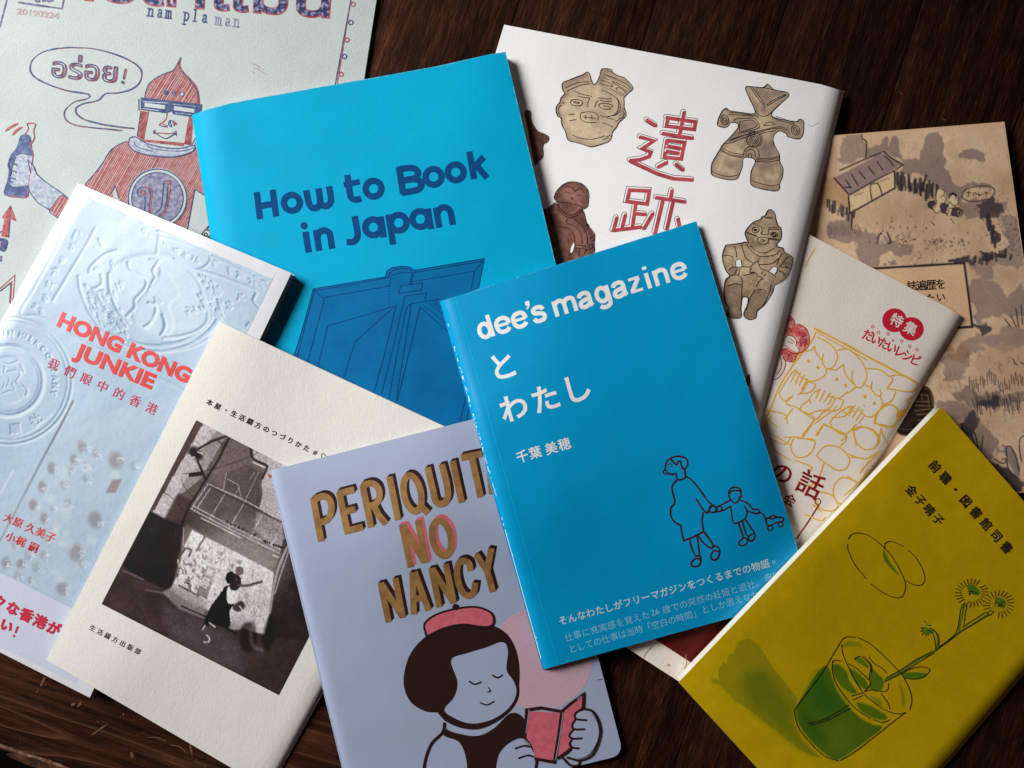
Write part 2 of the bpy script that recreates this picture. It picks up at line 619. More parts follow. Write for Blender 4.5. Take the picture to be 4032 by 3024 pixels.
    def done(self):
        """link the strokes; strokes that lie far apart become meshes of their own"""
        n = len(self.V)
        if not n: return None
        starts = np.cumsum([0] + [len(v) for v in self.V])
        lo = np.array([v.min(0) for v in self.V]); hi = np.array([v.max(0) for v in self.V])
        size = np.linalg.norm(hi - lo, axis=1)
        grp = np.arange(n)
        if n < 1500:
            gap = np.maximum(0, np.maximum(lo[:, None] - hi[None], lo[None] - hi[:, None]))
            near = np.linalg.norm(gap, axis=2) < .45 * np.maximum(size[:, None], size[None])
            todo = set(range(n)); g = 0
            while todo:
                st = [todo.pop()]; grp[st[0]] = g
                while st:
                    i = st.pop()
                    for j in np.where(near[i])[0]:
                        if j in todo: todo.discard(j); grp[j] = g; st.append(j)
                g += 1
        else:
            grp[:] = 0; g = 1
        o = None
        for q in range(g):
            ids = np.where(grp == q)[0]
            Vs = []; Ts = []; Zs = []; base = 0
            for i in ids:
                Vs.append(self.V[i]); Ts.append(self.T[i] - starts[i] + base); Zs.append(self.Z[i]); base += len(self.V[i])
            o = self._emit(np.vstack(Vs), np.vstack(Ts), np.concatenate(Zs))
        return o
    def _emit(self, V, T, Z):
        if isinstance(self.s, Book): V = self.s.clip(V)
        W = self.s.world(V, 0)
        W[:, 2] += 6e-5 * self.lvl + Z
        a = V[T[:, 0]]; b = V[T[:, 1]]; c = V[T[:, 2]]
        area = (b[:, 0] - a[:, 0]) * (c[:, 1] - a[:, 1]) - (b[:, 1] - a[:, 1]) * (c[:, 0] - a[:, 0])
        T = T[np.abs(area) > 1e-3]; area = area[np.abs(area) > 1e-3]
        if not len(T): return None
        T[area > 0] = T[area > 0][:, ::-1]          # all face up
        o = link_mesh(self.name, W, T, self.mat, None, smooth=True, label=self.label)
        o.parent = self.s.front
        return o

# ------------------------------------------------------------------ lettering
_gl = {}
def glyph(s):
    """mesh and outlines of a string in the built-in font, baseline at 0, one em = 1"""
    if s in _gl: return _gl[s]
    res = []
    for mode in ('BOTH', 'NONE'):
        cu = bpy.data.curves.new('t', 'FONT'); cu.body = s; cu.size = 1; cu.resolution_u = 3
        cu.fill_mode = mode
        ob = bpy.data.objects.new('t', cu)
        COL.objects.link(ob)
        me = bpy.data.meshes.new_from_object(ob)
        v = np.zeros(len(me.vertices) * 3); me.vertices.foreach_get('co', v); v = v.reshape(-1, 3)[:, :2]
        if mode == 'BOTH':
            me.calc_loop_triangles()
            t = np.zeros(len(me.loop_triangles) * 3, dtype=np.int32); me.loop_triangles.foreach_get('vertices', t)
            res += [v, t.reshape(-1, 3)]
        else:
            nb = {}
            for e in me.edges:
                a, b = e.vertices; nb.setdefault(a, []).append(b); nb.setdefault(b, []).append(a)
            loops = []; seen = set()
            for s0 in nb:
                if s0 in seen: continue
                L = [s0]; seen.add(s0); cur = s0
                while True:
                    nx = [x for x in nb[cur] if x not in seen]
                    if not nx: break
                    cur = nx[0]; seen.add(cur); L.append(cur)
                loops.append(v[L])
            res.append(loops)
        bpy.data.objects.remove(ob); bpy.data.curves.remove(cu); bpy.data.meshes.remove(me)
    _gl[s] = res
    return res

def put(ink, s, org, ang, sx, sy, bold=0.0, centre=False, mode='fill', shear=0.0, jitter=0):
    """lay a string: org = plan point, ang = reading direction (radians, clockwise on the plan)"""
    v, t, loops = glyph(s)
    d = np.array([math.cos(ang), math.sin(ang)]); up = np.array([math.sin(ang), -math.cos(ang)])
    off = np.array([.5, .37]) if centre else np.zeros(2)
    def m(a):
        a = np.asarray(a) - off
        return np.asarray(org) + np.outer((a[:, 0] + shear * a[:, 1]) * sx, d) + np.outer(a[:, 1] * sy, up)
    if mode == 'fill' and len(t): ink._add(m(v), t)
    if bold or mode == 'outline':
        for L in loops:
            if len(L) > 2:
                q = m(L); ink.path(np.vstack([q, q[:1]]), bold, caps=False)
    return ink

def chars(ink, s, fr, p0, p1, em, bold=0.0, ang=None, squash=1.0):
    """evenly spaced characters, p0 and p1 = centres of the first and the last"""
    a, b = fr([p0])[0], fr([p1])[0]
    if ang is None: ang = math.atan2(b[1] - a[1], b[0] - a[0])
    n = len(s)
    for i, c in enumerate(s):
        if c == ' ': continue
        k = i / (n - 1) if n > 1 else 0
        put(ink, c, a * (1 - k) + b * k, ang, em, em * squash, bold, centre=True)
    return ink

def latin(ink, s, fr, p0, p1, size, bold=0.0, mode='fill', shear=0.0):
    """a line of text stretched to run from p0 to p1 along its baseline"""
    v = glyph(s)[0]
    a, b = fr([p0])[0], fr([p1])[0]
    L = np.linalg.norm(b - a); ang = math.atan2(b[1] - a[1], b[0] - a[0])
    sx = L / (v[:, 0].max() - v[:, 0].min())
    d = np.array([math.cos(ang), math.sin(ang)])
    return put(ink, s, a - d * v[:, 0].min() * sx, ang, sx, size, bold, mode=mode, shear=shear)

# ------------------------------------------------------------------ paint: a printed picture held as colours on a fine mesh
class Paint:
    def __init__(self, book, quad, step=3.6, base=(200, 200, 200)):
        self.b = book
        q = np.array(quad, float)
        nu = int(max(np.linalg.norm(q[1] - q[0]), np.linalg.norm(q[2] - q[3])) / step)
        nv = int(max(np.linalg.norm(q[3] - q[0]), np.linalg.norm(q[2] - q[1])) / step)
        U, V = np.meshgrid(np.linspace(0, 1, nu + 1), np.linspace(0, 1, nv + 1), indexing='ij')
        self.U, self.Vv = U, V
        P = ((1 - U) * (1 - V))[..., None] * q[0] + (U * (1 - V))[..., None] * q[1] + (U * V)[..., None] * q[2] + ((1 - U) * V)[..., None] * q[3]
        self.P = P; self.x = P[..., 0]; self.y = P[..., 1]
        self.shape = U.shape
        self.c = np.ones(U.shape + (3,)) * np.array(base, float)     # sRGB 0..255 while painting
    def _box(self, p, m):
        x0, y0 = p.min(0) - m; x1, y1 = p.max(0) + m
        k = (self.x > x0) & (self.x < x1) & (self.y > y0) & (self.y < y1)
        if not k.any(): return None
        r = np.where(k.any(1))[0]; c = np.where(k.any(0))[0]
        return slice(r[0], r[-1] + 1), slice(c[0], c[-1] + 1)
    def mixin(self, sl, a, col):
        self.c[sl] = self.c[sl] * (1 - a[..., None]) + np.array(col, float) * a[..., None]
    def stroke(self, fr, s, w, col, al=1.0, soft=3.0, smooth=True, rough=0.0, closed=False):
        for part in s.split('|') if isinstance(s, str) else [s]:
            p = fr(part)
            if smooth: p = smooth_path(p, closed, 14)
            sl = self._box(p, w + soft + 4)
            if sl is None: continue
            X, Y = self.x[sl], self.y[sl]
            d = np.full(X.shape, 1e9)
            for a, b in zip(p[:-1], p[1:]):
                ab = b - a; L2 = (ab ** 2).sum() + 1e-9
                t = np.clip(((X - a[0]) * ab[0] + (Y - a[1]) * ab[1]) / L2, 0, 1)
                d = np.minimum(d, np.hypot(X - a[0] - t * ab[0], Y - a[1] - t * ab[1]))
            ww = w / 2
            if rough: ww = ww * (1 - rough + 2 * rough * fbm(X / 22, Y / 22, 3, 3))
            A = np.clip((ww + soft / 2 - d) / soft, 0, 1)
            self.mixin(sl, A * al, col)
        return self
    def fill(self, fr, s, col, al=1.0, soft=3.0, smooth=True, rough=0.0, tex=0.0):
        for part in s.split('|') if isinstance(s, str) else [s]:
            p = fr(part)
            if smooth: p = smooth_path(p, True, 14)
            sl = self._box(p, soft + rough * 30 + 4)
            if sl is None: continue
            X, Y = self.x[sl], self.y[sl]
            if rough:
                X = X + (fbm(X / 30, Y / 30, 9, 3) - .5) * rough * 90; Y = Y + (fbm(X / 30 + 7, Y / 30, 4, 3) - .5) * rough * 90
            ins = in_poly(p, X, Y)
            d = np.full(X.shape, 1e9); pc = np.vstack([p, p[:1]])
            if soft > 4:
                for a, b in zip(pc[:-1], pc[1:]):
                    ab = b - a; L2 = (ab ** 2).sum() + 1e-9
                    t = np.clip(((X - a[0]) * ab[0] + (Y - a[1]) * ab[1]) / L2, 0, 1)
                    d = np.minimum(d, np.hypot(X - a[0] - t * ab[0], Y - a[1] - t * ab[1]))
                A = np.clip(.5 + np.where(ins, d, -d) / soft, 0, 1)
            else:
                A = ins.astype(float)
            if tex: A = A * np.clip(1 - tex + 2 * tex * fbm(X / 14, Y / 14, 21, 3), 0, 1)
            self.mixin(sl, A * al, col)
        return self
    def blob(self, fr, x, y, r, col, al=1.0, ry=None):
        c = fr([[x, y]])[0]; r = r * fr.f; ry = (ry * fr.f) if ry else r
        d = np.hypot((self.x - c[0]) / r, (self.y - c[1]) / ry)
        A = np.clip(1.5 - d * 1.2, 0, 1); A = A * A * (3 - 2 * A)
        self.c = self.c * (1 - A[..., None] * al) + np.array(col, float) * A[..., None] * al
        return self
    def raise_(self, fr, s, w, h=1.0, smooth=True, closed=False):
        """rounded ridge in the pressed-tin height picture"""
        if not hasattr(self, 'H'): self.H = np.zeros(self.shape)
        for part in s.split('|') if isinstance(s, str) else [s]:
            p = fr(part)
            if smooth: p = smooth_path(p, closed, 16)
            elif closed: p = np.vstack([p, p[:1]])
            sl = self._box(p, w + 6)
            if sl is None: continue
            X, Y = self.x[sl], self.y[sl]; d = np.full(X.shape, 1e9)
            for a, b in zip(p[:-1], p[1:]):
                ab = b - a; L2 = (ab ** 2).sum() + 1e-9
                t = np.clip(((X - a[0]) * ab[0] + (Y - a[1]) * ab[1]) / L2, 0, 1)
                d = np.minimum(d, np.hypot(X - a[0] - t * ab[0], Y - a[1] - t * ab[1]))
            q = np.clip(1 - d / w, 0, 1)
            self.H[sl] = np.maximum(self.H[sl], h * q * q * (3 - 2 * q))
    def plateau(self, fr, s, h, soft=12):
        """raised flat field with sloping sides"""
        if not hasattr(self, 'H'): self.H = np.zeros(self.shape)
        p = smooth_path(fr(s), True, 16); sl = self._box(p, soft + 4)
        if sl is None: return
        X, Y = self.x[sl], self.y[sl]; ins = in_poly(p, X, Y); d = np.full(X.shape, 1e9); pc = np.vstack([p, p[:1]])
        for a, b in zip(pc[:-1], pc[1:]):
            ab = b - a; L2 = (ab ** 2).sum() + 1e-9
            t = np.clip(((X - a[0]) * ab[0] + (Y - a[1]) * ab[1]) / L2, 0, 1)
            d = np.minimum(d, np.hypot(X - a[0] - t * ab[0], Y - a[1] - t * ab[1]))
        q = np.clip(.5 + np.where(ins, d, -d) / soft, 0, 1)
        self.H[sl] += h * q * q * (3 - 2 * q)
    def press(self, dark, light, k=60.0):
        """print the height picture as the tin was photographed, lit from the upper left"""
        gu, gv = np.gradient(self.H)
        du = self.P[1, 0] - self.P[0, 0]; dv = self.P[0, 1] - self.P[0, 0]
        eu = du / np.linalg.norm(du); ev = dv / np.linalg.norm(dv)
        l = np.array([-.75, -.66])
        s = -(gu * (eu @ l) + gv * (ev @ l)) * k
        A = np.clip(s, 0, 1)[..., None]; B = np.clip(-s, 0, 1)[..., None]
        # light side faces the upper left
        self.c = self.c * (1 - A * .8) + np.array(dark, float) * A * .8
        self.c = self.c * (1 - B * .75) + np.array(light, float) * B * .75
    def clay(self, fr, s, lo_c, hi_c, edge_c, seed=1, sc=38, edge=26):
        """brushed wash inside an outline: mottled, denser towards the rim"""
        p = smooth_path(fr(s), True, 14); sl = self._box(p, 6)
        if sl is None: return self
        X, Y = self.x[sl], self.y[sl]; ins = in_poly(p, X, Y); d = np.full(X.shape, 1e9); pc = np.vstack([p, p[:1]])
        for a, b in zip(pc[:-1], pc[1:]):
            ab = b - a; L2 = (ab ** 2).sum() + 1e-9
            t = np.clip(((X - a[0]) * ab[0] + (Y - a[1]) * ab[1]) / L2, 0, 1)
            d = np.minimum(d, np.hypot(X - a[0] - t * ab[0], Y - a[1] - t * ab[1]))
        n = np.clip((fbm(X / sc, Y / sc, seed, 4) - .3) * 2.4, 0, 1)
        fine = fbm(X / 9, Y / 9, seed + 3, 2) - .5
        c = np.array(lo_c, float) * (1 - n[..., None]) + np.array(hi_c, float) * n[..., None]
        e = np.clip(1 - d / edge, 0, 1) * (.35 + .65 * fbm(X / 30, Y / 30, seed + 8, 2))
        c = c * (1 - e[..., None]) + np.array(edge_c, float) * e[..., None]
        c = c + fine[..., None] * 26
        self.c[sl] = np.where(ins[..., None], c, self.c[sl])
        return self
    def grain(self, amt, sc=4, seed=3):
        n = fbm(self.x / sc, self.y / sc, seed, 3) - .5
        self.c = self.c * (1 + n[..., None] * amt)
        return self
    def done(self, name, mat, gain=1.0, lvl=1, tint=(1, 1, 1)):
        nu, nv = self.shape
        W = self.b.world(self.b.clip(self.P.reshape(-1, 2)), 6e-5 * lvl)
        idx = np.arange(nu * nv).reshape(nu, nv)
        f = np.stack([idx[:-1, :-1], idx[:-1, 1:], idx[1:, 1:], idx[1:, :-1]], -1).reshape(-1, 4)
        a, b_, c_ = W[f[0, 0]], W[f[0, 1]], W[f[0, 2]]
        if np.cross(b_ - a, c_ - a)[2] < 0: f = f[:, ::-1]
        o = link_mesh(name, W, f, mat, None, smooth=True)
        o.parent = self.b.front
        c = np.clip(self.c.reshape(-1, 3), 0, 255) / 255
        c = np.where(c <= .04045, c / 12.92, ((c + .055) / 1.055) ** 2.4) * gain * np.array(tint)
        c = np.clip(c, 0, .9)
        at = o.data.color_attributes.new('print', 'FLOAT_COLOR', 'POINT')
        at.data.foreach_set('color', np.hstack([c, np.ones((len(c), 1))]).astype(np.float32).ravel())
        return o

def tgt(c, e):
    """paper or ink colour, given how it reads in the photograph and how much light reaches it there"""
    return [min(.9, v / e) for v in (lin(c))]

# ------------------------------------------------------------------ floor and table
floor_m, nt, b = new_mat('dark_floor')
nt.links.new(ramp(nt, noise(nt, coords(nt), 6, 4), [(.3, (.006, .003, .002)), (.7, (.012, .006, .004))]), b.inputs['Base Color'])
b.inputs['Roughness'].default_value = .9
fl = link_mesh('floor', [(-6, -6, -.73), (6, -6, -.73), (6, 6, -.73), (-6, 6, -.73)], [(0, 1, 2, 3)], floor_m)
fl['kind'] = 'structure'

def wood(name, along_e1=False):
    m, nt, b = new_mat(name)
    rot = math.radians(18)
    oi = n_add(nt, 'ShaderNodeObjectInfo')
    base = coords(nt, (1, 1, 1), rot)
    addv = n_add(nt, 'ShaderNodeVectorMath', operation='ADD')
    comb = n_add(nt, 'ShaderNodeCombineXYZ')
    mulr = n_add(nt, 'ShaderNodeMath', operation='MULTIPLY'); mulr.inputs[1].default_value = 3.0
    nt.links.new(oi.outputs['Random'], mulr.inputs[0])
    nt.links.new(mulr.outputs[0], comb.inputs[2])
    nt.links.new(base, addv.inputs[0]); nt.links.new(comb.outputs[0], addv.inputs[1])
    def stretch(a, l):
        mp = n_add(nt, 'ShaderNodeMapping')
        mp.inputs['Scale'].default_value = (l, a, 30) if along_e1 else (a, l, 30)
        nt.links.new(addv.outputs[0], mp.inputs[0])
        return mp.outputs[0]
    fine = noise(nt, stretch(500, 40) if along_e1 else stretch(620, 75), 1, 6, .62 if along_e1 else .78)
    mid = noise(nt, stretch(150, 12), 1, 4, .6)
    big = noise(nt, stretch(14, 5), 1, 3, .5)
    pores = noise(nt, stretch(1500, 130), 1, 2, .5)
    c1 = ramp(nt, mid, [(.3, (.011, .0042, .0022)), (.5, (.026, .0092, .0044)), (.72, (.047, .017, .0075))])
    c2 = ramp(nt, fine, [(.33, (.35, .33, .32)), (.5, (.95, .93, .9)), (.68, (1.7, 1.65, 1.6)) if along_e1 else (.68, (2.4, 2.3, 2.2))])
    mx = n_add(nt, 'ShaderNodeMix', data_type='RGBA', blend_type='MULTIPLY'); mx.inputs[0].default_value = 1
    nt.links.new(c1, mx.inputs[6]); nt.links.new(c2, mx.inputs[7])
    c3 = ramp(nt, big, [(.35, (.62, .62, .68)), (.6, (1.15, 1.1, 1.05))])
    mx2 = n_add(nt, 'ShaderNodeMix', data_type='RGBA', blend_type='MULTIPLY'); mx2.inputs[0].default_value = 1
    nt.links.new(mx.outputs[2], mx2.inputs[6]); nt.links.new(c3, mx2.inputs[7])
    # pale specks of wear
    sp = noise(nt, coords(nt, (1, 1, 1), rot), 260, 5, .75)
    spk = ramp(nt, sp, [(.70, (0, 0, 0)), (.78, (1, 1, 1))])
    mx3 = n_add(nt, 'ShaderNodeMix', data_type='RGBA'); 
    nt.links.new(spk, mx3.inputs[0]); nt.links.new(mx2.outputs[2], mx3.inputs[6]); mx3.inputs[7].default_value = (.16, .085, .05, 1)
    out = mx3.outputs[2]
    hsum = n_add(nt, 'ShaderNodeMath', operation='ADD')
    nt.links.new(fine, hsum.inputs[0]); nt.links.new(pores, hsum.inputs[1])
    h = hsum.outputs[0]
    if along_e1:
        # raised bands of harder late wood running along the end board
        mp = stretch(34, 2.2)
        w1 = noise(nt, mp, 1, 2, .4)
        wv = n_add(nt, 'ShaderNodeMath', operation='MULTIPLY'); wv.inputs[1].default_value = 9.0
        fr_ = n_add(nt, 'ShaderNodeMath', operation='PINGPONG'); fr_.inputs[1].default_value = .5
        nt.links.new(w1, wv.inputs[0]); nt.links.new(wv.outputs[0], fr_.inputs[0])
        band = ramp(nt, fr_.outputs[0], [(0, (1, 1, 1)), (.10, (.35, .35, .35)), (.28, (0, 0, 0))])
        mx4 = n_add(nt, 'ShaderNodeMix', data_type='RGBA'); mx4.inputs[7].default_value = (.125, .047, .022, 1)
        sc = n_add(nt, 'ShaderNodeMath', operation='MULTIPLY'); sc.inputs[1].default_value = .62
        nt.links.new(band, sc.inputs[0]); nt.links.new(sc.outputs[0], mx4.inputs[0]); nt.links.new(out, mx4.inputs[6])
        out = mx4.outputs[2]
        h2 = n_add(nt, 'ShaderNodeMath', operation='MULTIPLY_ADD'); h2.inputs[1].default_value = 2.0
        nt.links.new(band, h2.inputs[0]); nt.links.new(h, h2.inputs[2]); h = h2.outputs[0]
    nt.links.new(out, b.inputs['Base Color'])
    b.inputs['Roughness'].default_value = .7
    b.inputs['Specular IOR Level'].default_value = .05
    bp = n_add(nt, 'ShaderNodeBump'); bp.inputs['Strength'].default_value = .8; bp.inputs['Distance'].default_value = .0006
    nt.links.new(h, bp.inputs['Height']); nt.links.new(bp.outputs[0], b.inputs['Normal'])
    return m

table = thing('wooden_table', 'dark brown plank table with a worn scratched edge, lying under all the books', 'table', (0, 0, -.03))
plank_m = wood('plank_wood'); end_m = wood('end_board_wood', True)
A18 = math.radians(18)
def tab(e1, e2):
    return (e1 * math.cos(A18) - e2 * math.sin(A18), e1 * math.sin(A18) + e2 * math.cos(A18))
def board(name, a0, a1, b0, b1, mat, thick=.03, bev=.0005, label=None):
    """a board with eased edges between two table coordinates"""
    u = UNIT; bv = bev / u
    rings = [(0, -thick), (0, -bev), (bv * .3, -bev * .3), (bv, 0)]
    V = []; 
    for ins, z in rings:
        for e1, e2 in ((a0 + ins, b0 + ins), (a1 - ins, b0 + ins), (a1 - ins, b1 - ins), (a0 + ins, b1 - ins)):
            x, y = tab(e1, e2)
            V.append(((x - 2016) * u, (1512 - y) * u, z))
    f = []
    for r in range(3):
        for k in range(4):
            f.append((r * 4 + k, r * 4 + (k + 1) % 4, r * 4 + 4 + (k + 1) % 4, r * 4 + 4 + k))
    f.append((12, 13, 14, 15)); f.append((3, 2, 1, 0))
    f = np.array(f)[:, ::-1]
    return link_mesh(name, V, f, mat, table, label=label)
x = -1590.0
widths = [505, 498, 515, 490, 520, 500, 508, 512, 495, 505, 500, 510, 500]
random.seed(3)
for wd in widths:
    board('plank', x + 1.1, x + wd - 1.1, -2700, 2236, plank_m)
    x += wd
end_b = board('end_board', -1590, x, 2241, 2812, end_m, bev=.0016, label='end board across the plank ends, with raised bands of grain')

tt = Flat(table, 0.0, end_b)
scr = ink_mat('scratch', (.17, .085, .045), (.09, .04, .02), 500)
k = Ink(tt, 'scratch', scr, 1)
k.line(TB, '830,925 985,815', 7, taper=True).line(TB, '330,530 355,495|372,470 405,400 408,385', 9, taper=True)
k.line(TB, '1250,920 1335,888|1345,940 1440,940 1530,975|1565,1010 1650,1025 1720,1090', 4, taper=True)
k.line(TB, '1740,975 1760,1110', 11, taper=True).line(TB, '1848,1025 1825,1120|1230,740 1215,795|135,330 140,380|185,920 190,1000|370,640 375,700|390,650 385,720|1110,740 1105,765', 3.5, taper=True)
k.fill(TB, '650,640 665,622 688,625 680,645 658,650|715,640 750,605 735,650 710,658|1195,1075 1215,1075 1225,1100 1215,1130 1200,1120|890,790 905,790 898,808|1125,715 1140,720 1130,740')
k.line(TB, '1400,700 1390,720|1000,700 1012,712|1500,1180 1560,1190|1780,1150 1900,1210', 3, taper=True)
k.line(BG, '1572,125 1610,145', 3).line(PX, '3705,465 3725,475|3540,360 3552,372', 2.5)
k.done()
worn = ink_mat('worn_edge', (.30, .19, .12), (.10, .035, .018), 140, lo=.35, hi=.6)
k = Ink(tt, 'worn_edge', worn, 1)
# bare wood where the varnish has rubbed off along the table's edge
for s0 in range(-400, 2600, 40):
    w_ = 7 + 9 * vnoise(np.array([s0 / 90.]), np.array([0.]), 3)[0]
    a = tab(s0, 2796 - w_ * .25); c_ = tab(s0 + 41, 2796 - w_ * .25)
    k.path(np.array([a, c_]), w_, caps=False)
k.done()
rust = ink_mat('wear_patch', (.10, .035, .012), (.03, .011, .006), 160, lo=.4, hi=.55)
k = Ink(tt, 'wear_patch', rust, 1); k.fill(TB, '1760,1150 1800,1140 1900,1190 1880,1215 1800,1200').done()
k = Ink(tt, 'wear_patch', rust, 1)
k.fill(TB, '60,1095 150,1085 290,1120 420,1165 560,1200 600,1240 380,1230 200,1170')
k.done()

# ------------------------------------------------------------------ 1 zine with the hooded figure (lowest, left)
E_ = {'zine': 1.1, 'beige': .48, 'recipe': .55, 'dogu': .72, 'blue': .91, 'hk': 1.26, 'grey': 1.0, 'nancy': 1.08, 'dee': .72, 'yellow': .46}
zp = tgt('#bac4c3', 1.12)
zine = Book('zine', 'grey hand-printed zine with red hooded figure in blue glasses and a speech bubble', 'zine',
            [(-100, -445), (1520, -240), (1165, 2022), (-455, 1817)], .0016,
            paper('zine_card', zp, .75, 1100, .6, vary=.07), page_mat('zine_pages', (.7, .69, .64)), 'L', seed=2)
navy = ink_mat('blue_stamp_ink', tgt('#1c3566', 1.1), tgt('#4c5f8e', 1.1), 420, lo=.4, hi=.66)
red = ink_mat('red_stamp_ink', tgt('#982c35', 1.1), tgt('#bb6f70', 1.1), 420, lo=.4, hi=.66)
purple = ink_mat('purple_stamp_ink', tgt('#4a3a6a', 1.1), tgt('#7c6c96', 1.1), 300)
greyb = ink_mat('pale_blue_stamp_ink', tgt('#8f9cb6', 1.1), tgt('#b9c0c6', 1.1), 420, lo=.42, hi=.6)
slate = ink_mat('slate_stamp_ink', tgt('#66688c', 1.1), tgt('#9a9db0', 1.1), 420, lo=.4, hi=.62)
bare = ink_mat('bare_paper', zp, zp)
k = Ink(zine, 'title_lettering', red, 1)
latin(k, 'น้ำปลาแมน', Z1, (185, -28), (1905, 98), 205, 0, 'fill'); 
for L in (): pass
latin(k, 'น้ำปลาแมน', Z1, (185, -28), (1905, 98), 205, 15, 'outline'); k.done()
k = Ink(zine, 'title_lettering', ink_mat('dark_stamp_ink', tgt('#242656', 1.1), tgt('#8d90b4', 1.1), 420, lo=.5, hi=.6), 2)
latin(k, 'น้ำปลาแมน', Z1, (187, -31), (1903, 95), 202, 7); k.done()
typ = {'n': '.0,0 .0,1|-.22,0 .25,0|-.22,1 .02,1|.02,.72 .2,.97 .45,.97 .58,.75 .58,0|.38,0 .82,0',
       'a': '.08,.8 .25,1 .5,.92 .54,.65 .54,.15 .75,.02|.54,.58 .2,.52 .04,.25 .2,.0 .42,.06 .54,.3',
       'm': '-.1,0 -.1,1|-.28,0 .08,0|-.28,1 -.08,1|-.1,.75 .05,.97 .22,.95 .28,.7 .28,0|.14,0 .42,0|.28,.75 .42,.97 .6,.95 .66,.7 .66,0|.52,0 .84,0',
       'p': '.0,1 .0,-.55|-.22,-.55 .24,-.55|-.22,1 .02,1|.0,.75 .2,1 .45,.95 .62,.7 .6,.25 .4,.0 .2,.02 .0,.25',
       'l': '.2,1.5 .2,0|-.05,0 .45,0|-.05,1.5 .22,1.5'}
def typed(ink, s, fr, p0, adv, ang, xh, w):
    a = fr([p0])[0]; d = np.array([math.cos(ang), math.sin(ang)]); up = np.array([math.sin(ang), -math.cos(ang)])
    for i, ch in enumerate(s):
        if ch in typ:
            for st in typ[ch].split('|'):
                q = np.array([[float(t) for t in z.split(',')] for z in st.split()])
                q = a + np.outer(q[:, 0] * xh * .8 + i * adv, d) + np.outer(q[:, 1] * xh, up)
                ink.path(smooth_path(q), w)
k = Ink(zine, 'subtitle_lettering', navy, 1)
typed(k, 'nam pla', Z1, (862, 93), 35.5, math.radians(6.5), 30, 6); k.done()
k = Ink(zine, 'subtitle_lettering', slate, 1)
typed(k, 'man', Z1, (1255, 143), 36, math.radians(6.5), 30, 5); k.done()
k = Ink(zine, 'date_stamp', ink_mat('faded_red', tgt('#a07884', 1.1), tgt('#b9a5a6', 1.1), 300), 1)
latin(k, '20190324', ZC, (147, 122), (512, 164), 33, 2.2)
k.line(Z1, '1455,410 1480,425|1465,370 1510,385|1470,395 1500,400|1500,405 1545,430|1490,385 1530,405', 3)
k.done()
k = Ink(zine, 'frame_lines', purple, 1)
k.line(ZC, '60,0 0,232', 7, smooth=False).line(ZC, '165,22 540,76 556,0', 7, smooth=False, wob=.3)
k.line(ZC, '310,2 322,14 345,10|375,8 395,4|405,2 425,12 460,0', 9)
k.line(HK1, '10,20 0,30', 5)
k.fill(HK1, '20,-10 65,-5 50,62 18,55|5,85 45,82 35,160 0,150|0,195 18,200 12,240 0,240', smooth=False)
k.done()
k = Ink(zine, 'frame_lines', navy, 2)
k.line(Z1, '2037,0 1944,503', 4, smooth=False)
for cx, cy in ((2037, 131), (2000, 328)): k.ring(Z1, cx, cy, 13, 4.5)
k.done()
k = Ink(zine, 'frame_lines', red, 2)
k.line(Z1, '2030,40 1955,503', 4, smooth=False)
for cx, cy in ((2050, 25), (2015, 232), (1981, 432)): k.ring(Z1, cx, cy, 12, 4.5)
k.line(HK1, '0,435 108,338 92,548', 4, smooth=False).line(HK1, '5,450 85,385 75,545', 4, smooth=False)
k.fill(Z1, '62,1190 96,1285 62,1272 48,1380 8,1372 26,1270 10,1262', smooth=False)
k.line(Z1, '30,762 60,740 105,716|70,786 95,760 130,736', 9, taper=True)
k.done()
k = Ink(zine, 'frame_lines', navy, 3)
k.line(HK1, '0,455 78,395 70,540', 3, smooth=False).line(Z1, '62,1195 50,1380', 3).line(Z1, '0,1390 36,1400 24,1450 0,1444', 12)
k.done()
bub = '515,548 400,530 300,500 215,460 175,415 185,355 240,308 330,284 430,278 540,285 650,312 750,352 808,395 822,440 802,490 750,525 680,541 612,546 575,580 540,592 480,605 440,630 446,665 500,700 600,725 700,740 775,748'
tail = '512,547 523,560 500,575 440,588 398,618 374,655 388,698 440,725 540,741 640,750 710,757'
k = Ink(zine, 'speech_bubble', red, 1)
k.line(Z1, bub, 4, wob=.4).line(F(-2.5, 2, .67812), tail, 3.5, wob=.5).done()
k = Ink(zine, 'speech_bubble', navy, 2)
k.line(F(1.5, -1.5, .67812), bub, 5, wob=.5).line(Z1, tail, 3.5, wob=.4).done()
for m_, o_, lv in ((red, (3, 2), 2), (navy, (0, 0), 3)):
    k = Ink(zine, 'bubble_lettering', m_, lv)
    latin(k, 'อร่อย', F(o_[0], o_[1], .67812), (298, 445), (672, 478), 110, 4.2, 'outline')
    k.line(F(o_[0], o_[1], .67812), '728,402 716,455', 8 if lv == 2 else 5).dot(F(o_[0], o_[1], .67812), 712, 478, 9)
    k.done()
# the hooded figure
hood = '500,65 487,130 520,200 580,260 640,340 665,420 670,495 560,482 400,465 280,452 170,438 180,380 210,310 280,250 360,215 430,185 465,130 488,90'
torso = '748,818 690,840 640,880 590,960 540,1020 485,1085 520,1180 640,1180 668,1078 692,1160 690,1330 1090,1335 1130,1100 1195,1145 1195,1000 1150,865 1120,870 1000,905 900,905 800,880'
cuff = '352,1130 450,1175 350,1285 285,1215'
k = Ink(zine, 'figure_hatching', ink_mat('faint_red_wash', tgt('#b28e8e', 1.12), tgt('#b5acad', 1.12), 300, lo=.4, hi=.6), 1)
k.fill(ZM, hood, True); k.fill(Z1, cuff, False); k.fill(Z1, torso, False); k.done()
k = Ink(zine, 'figure_hatching', red, 2)
k.hatch(ZM, hood, math.radians(58), 7.2, 3.6, smooth=True)
k.hatch(Z1, torso, math.radians(60), 7.4, 3.7, smooth=False)
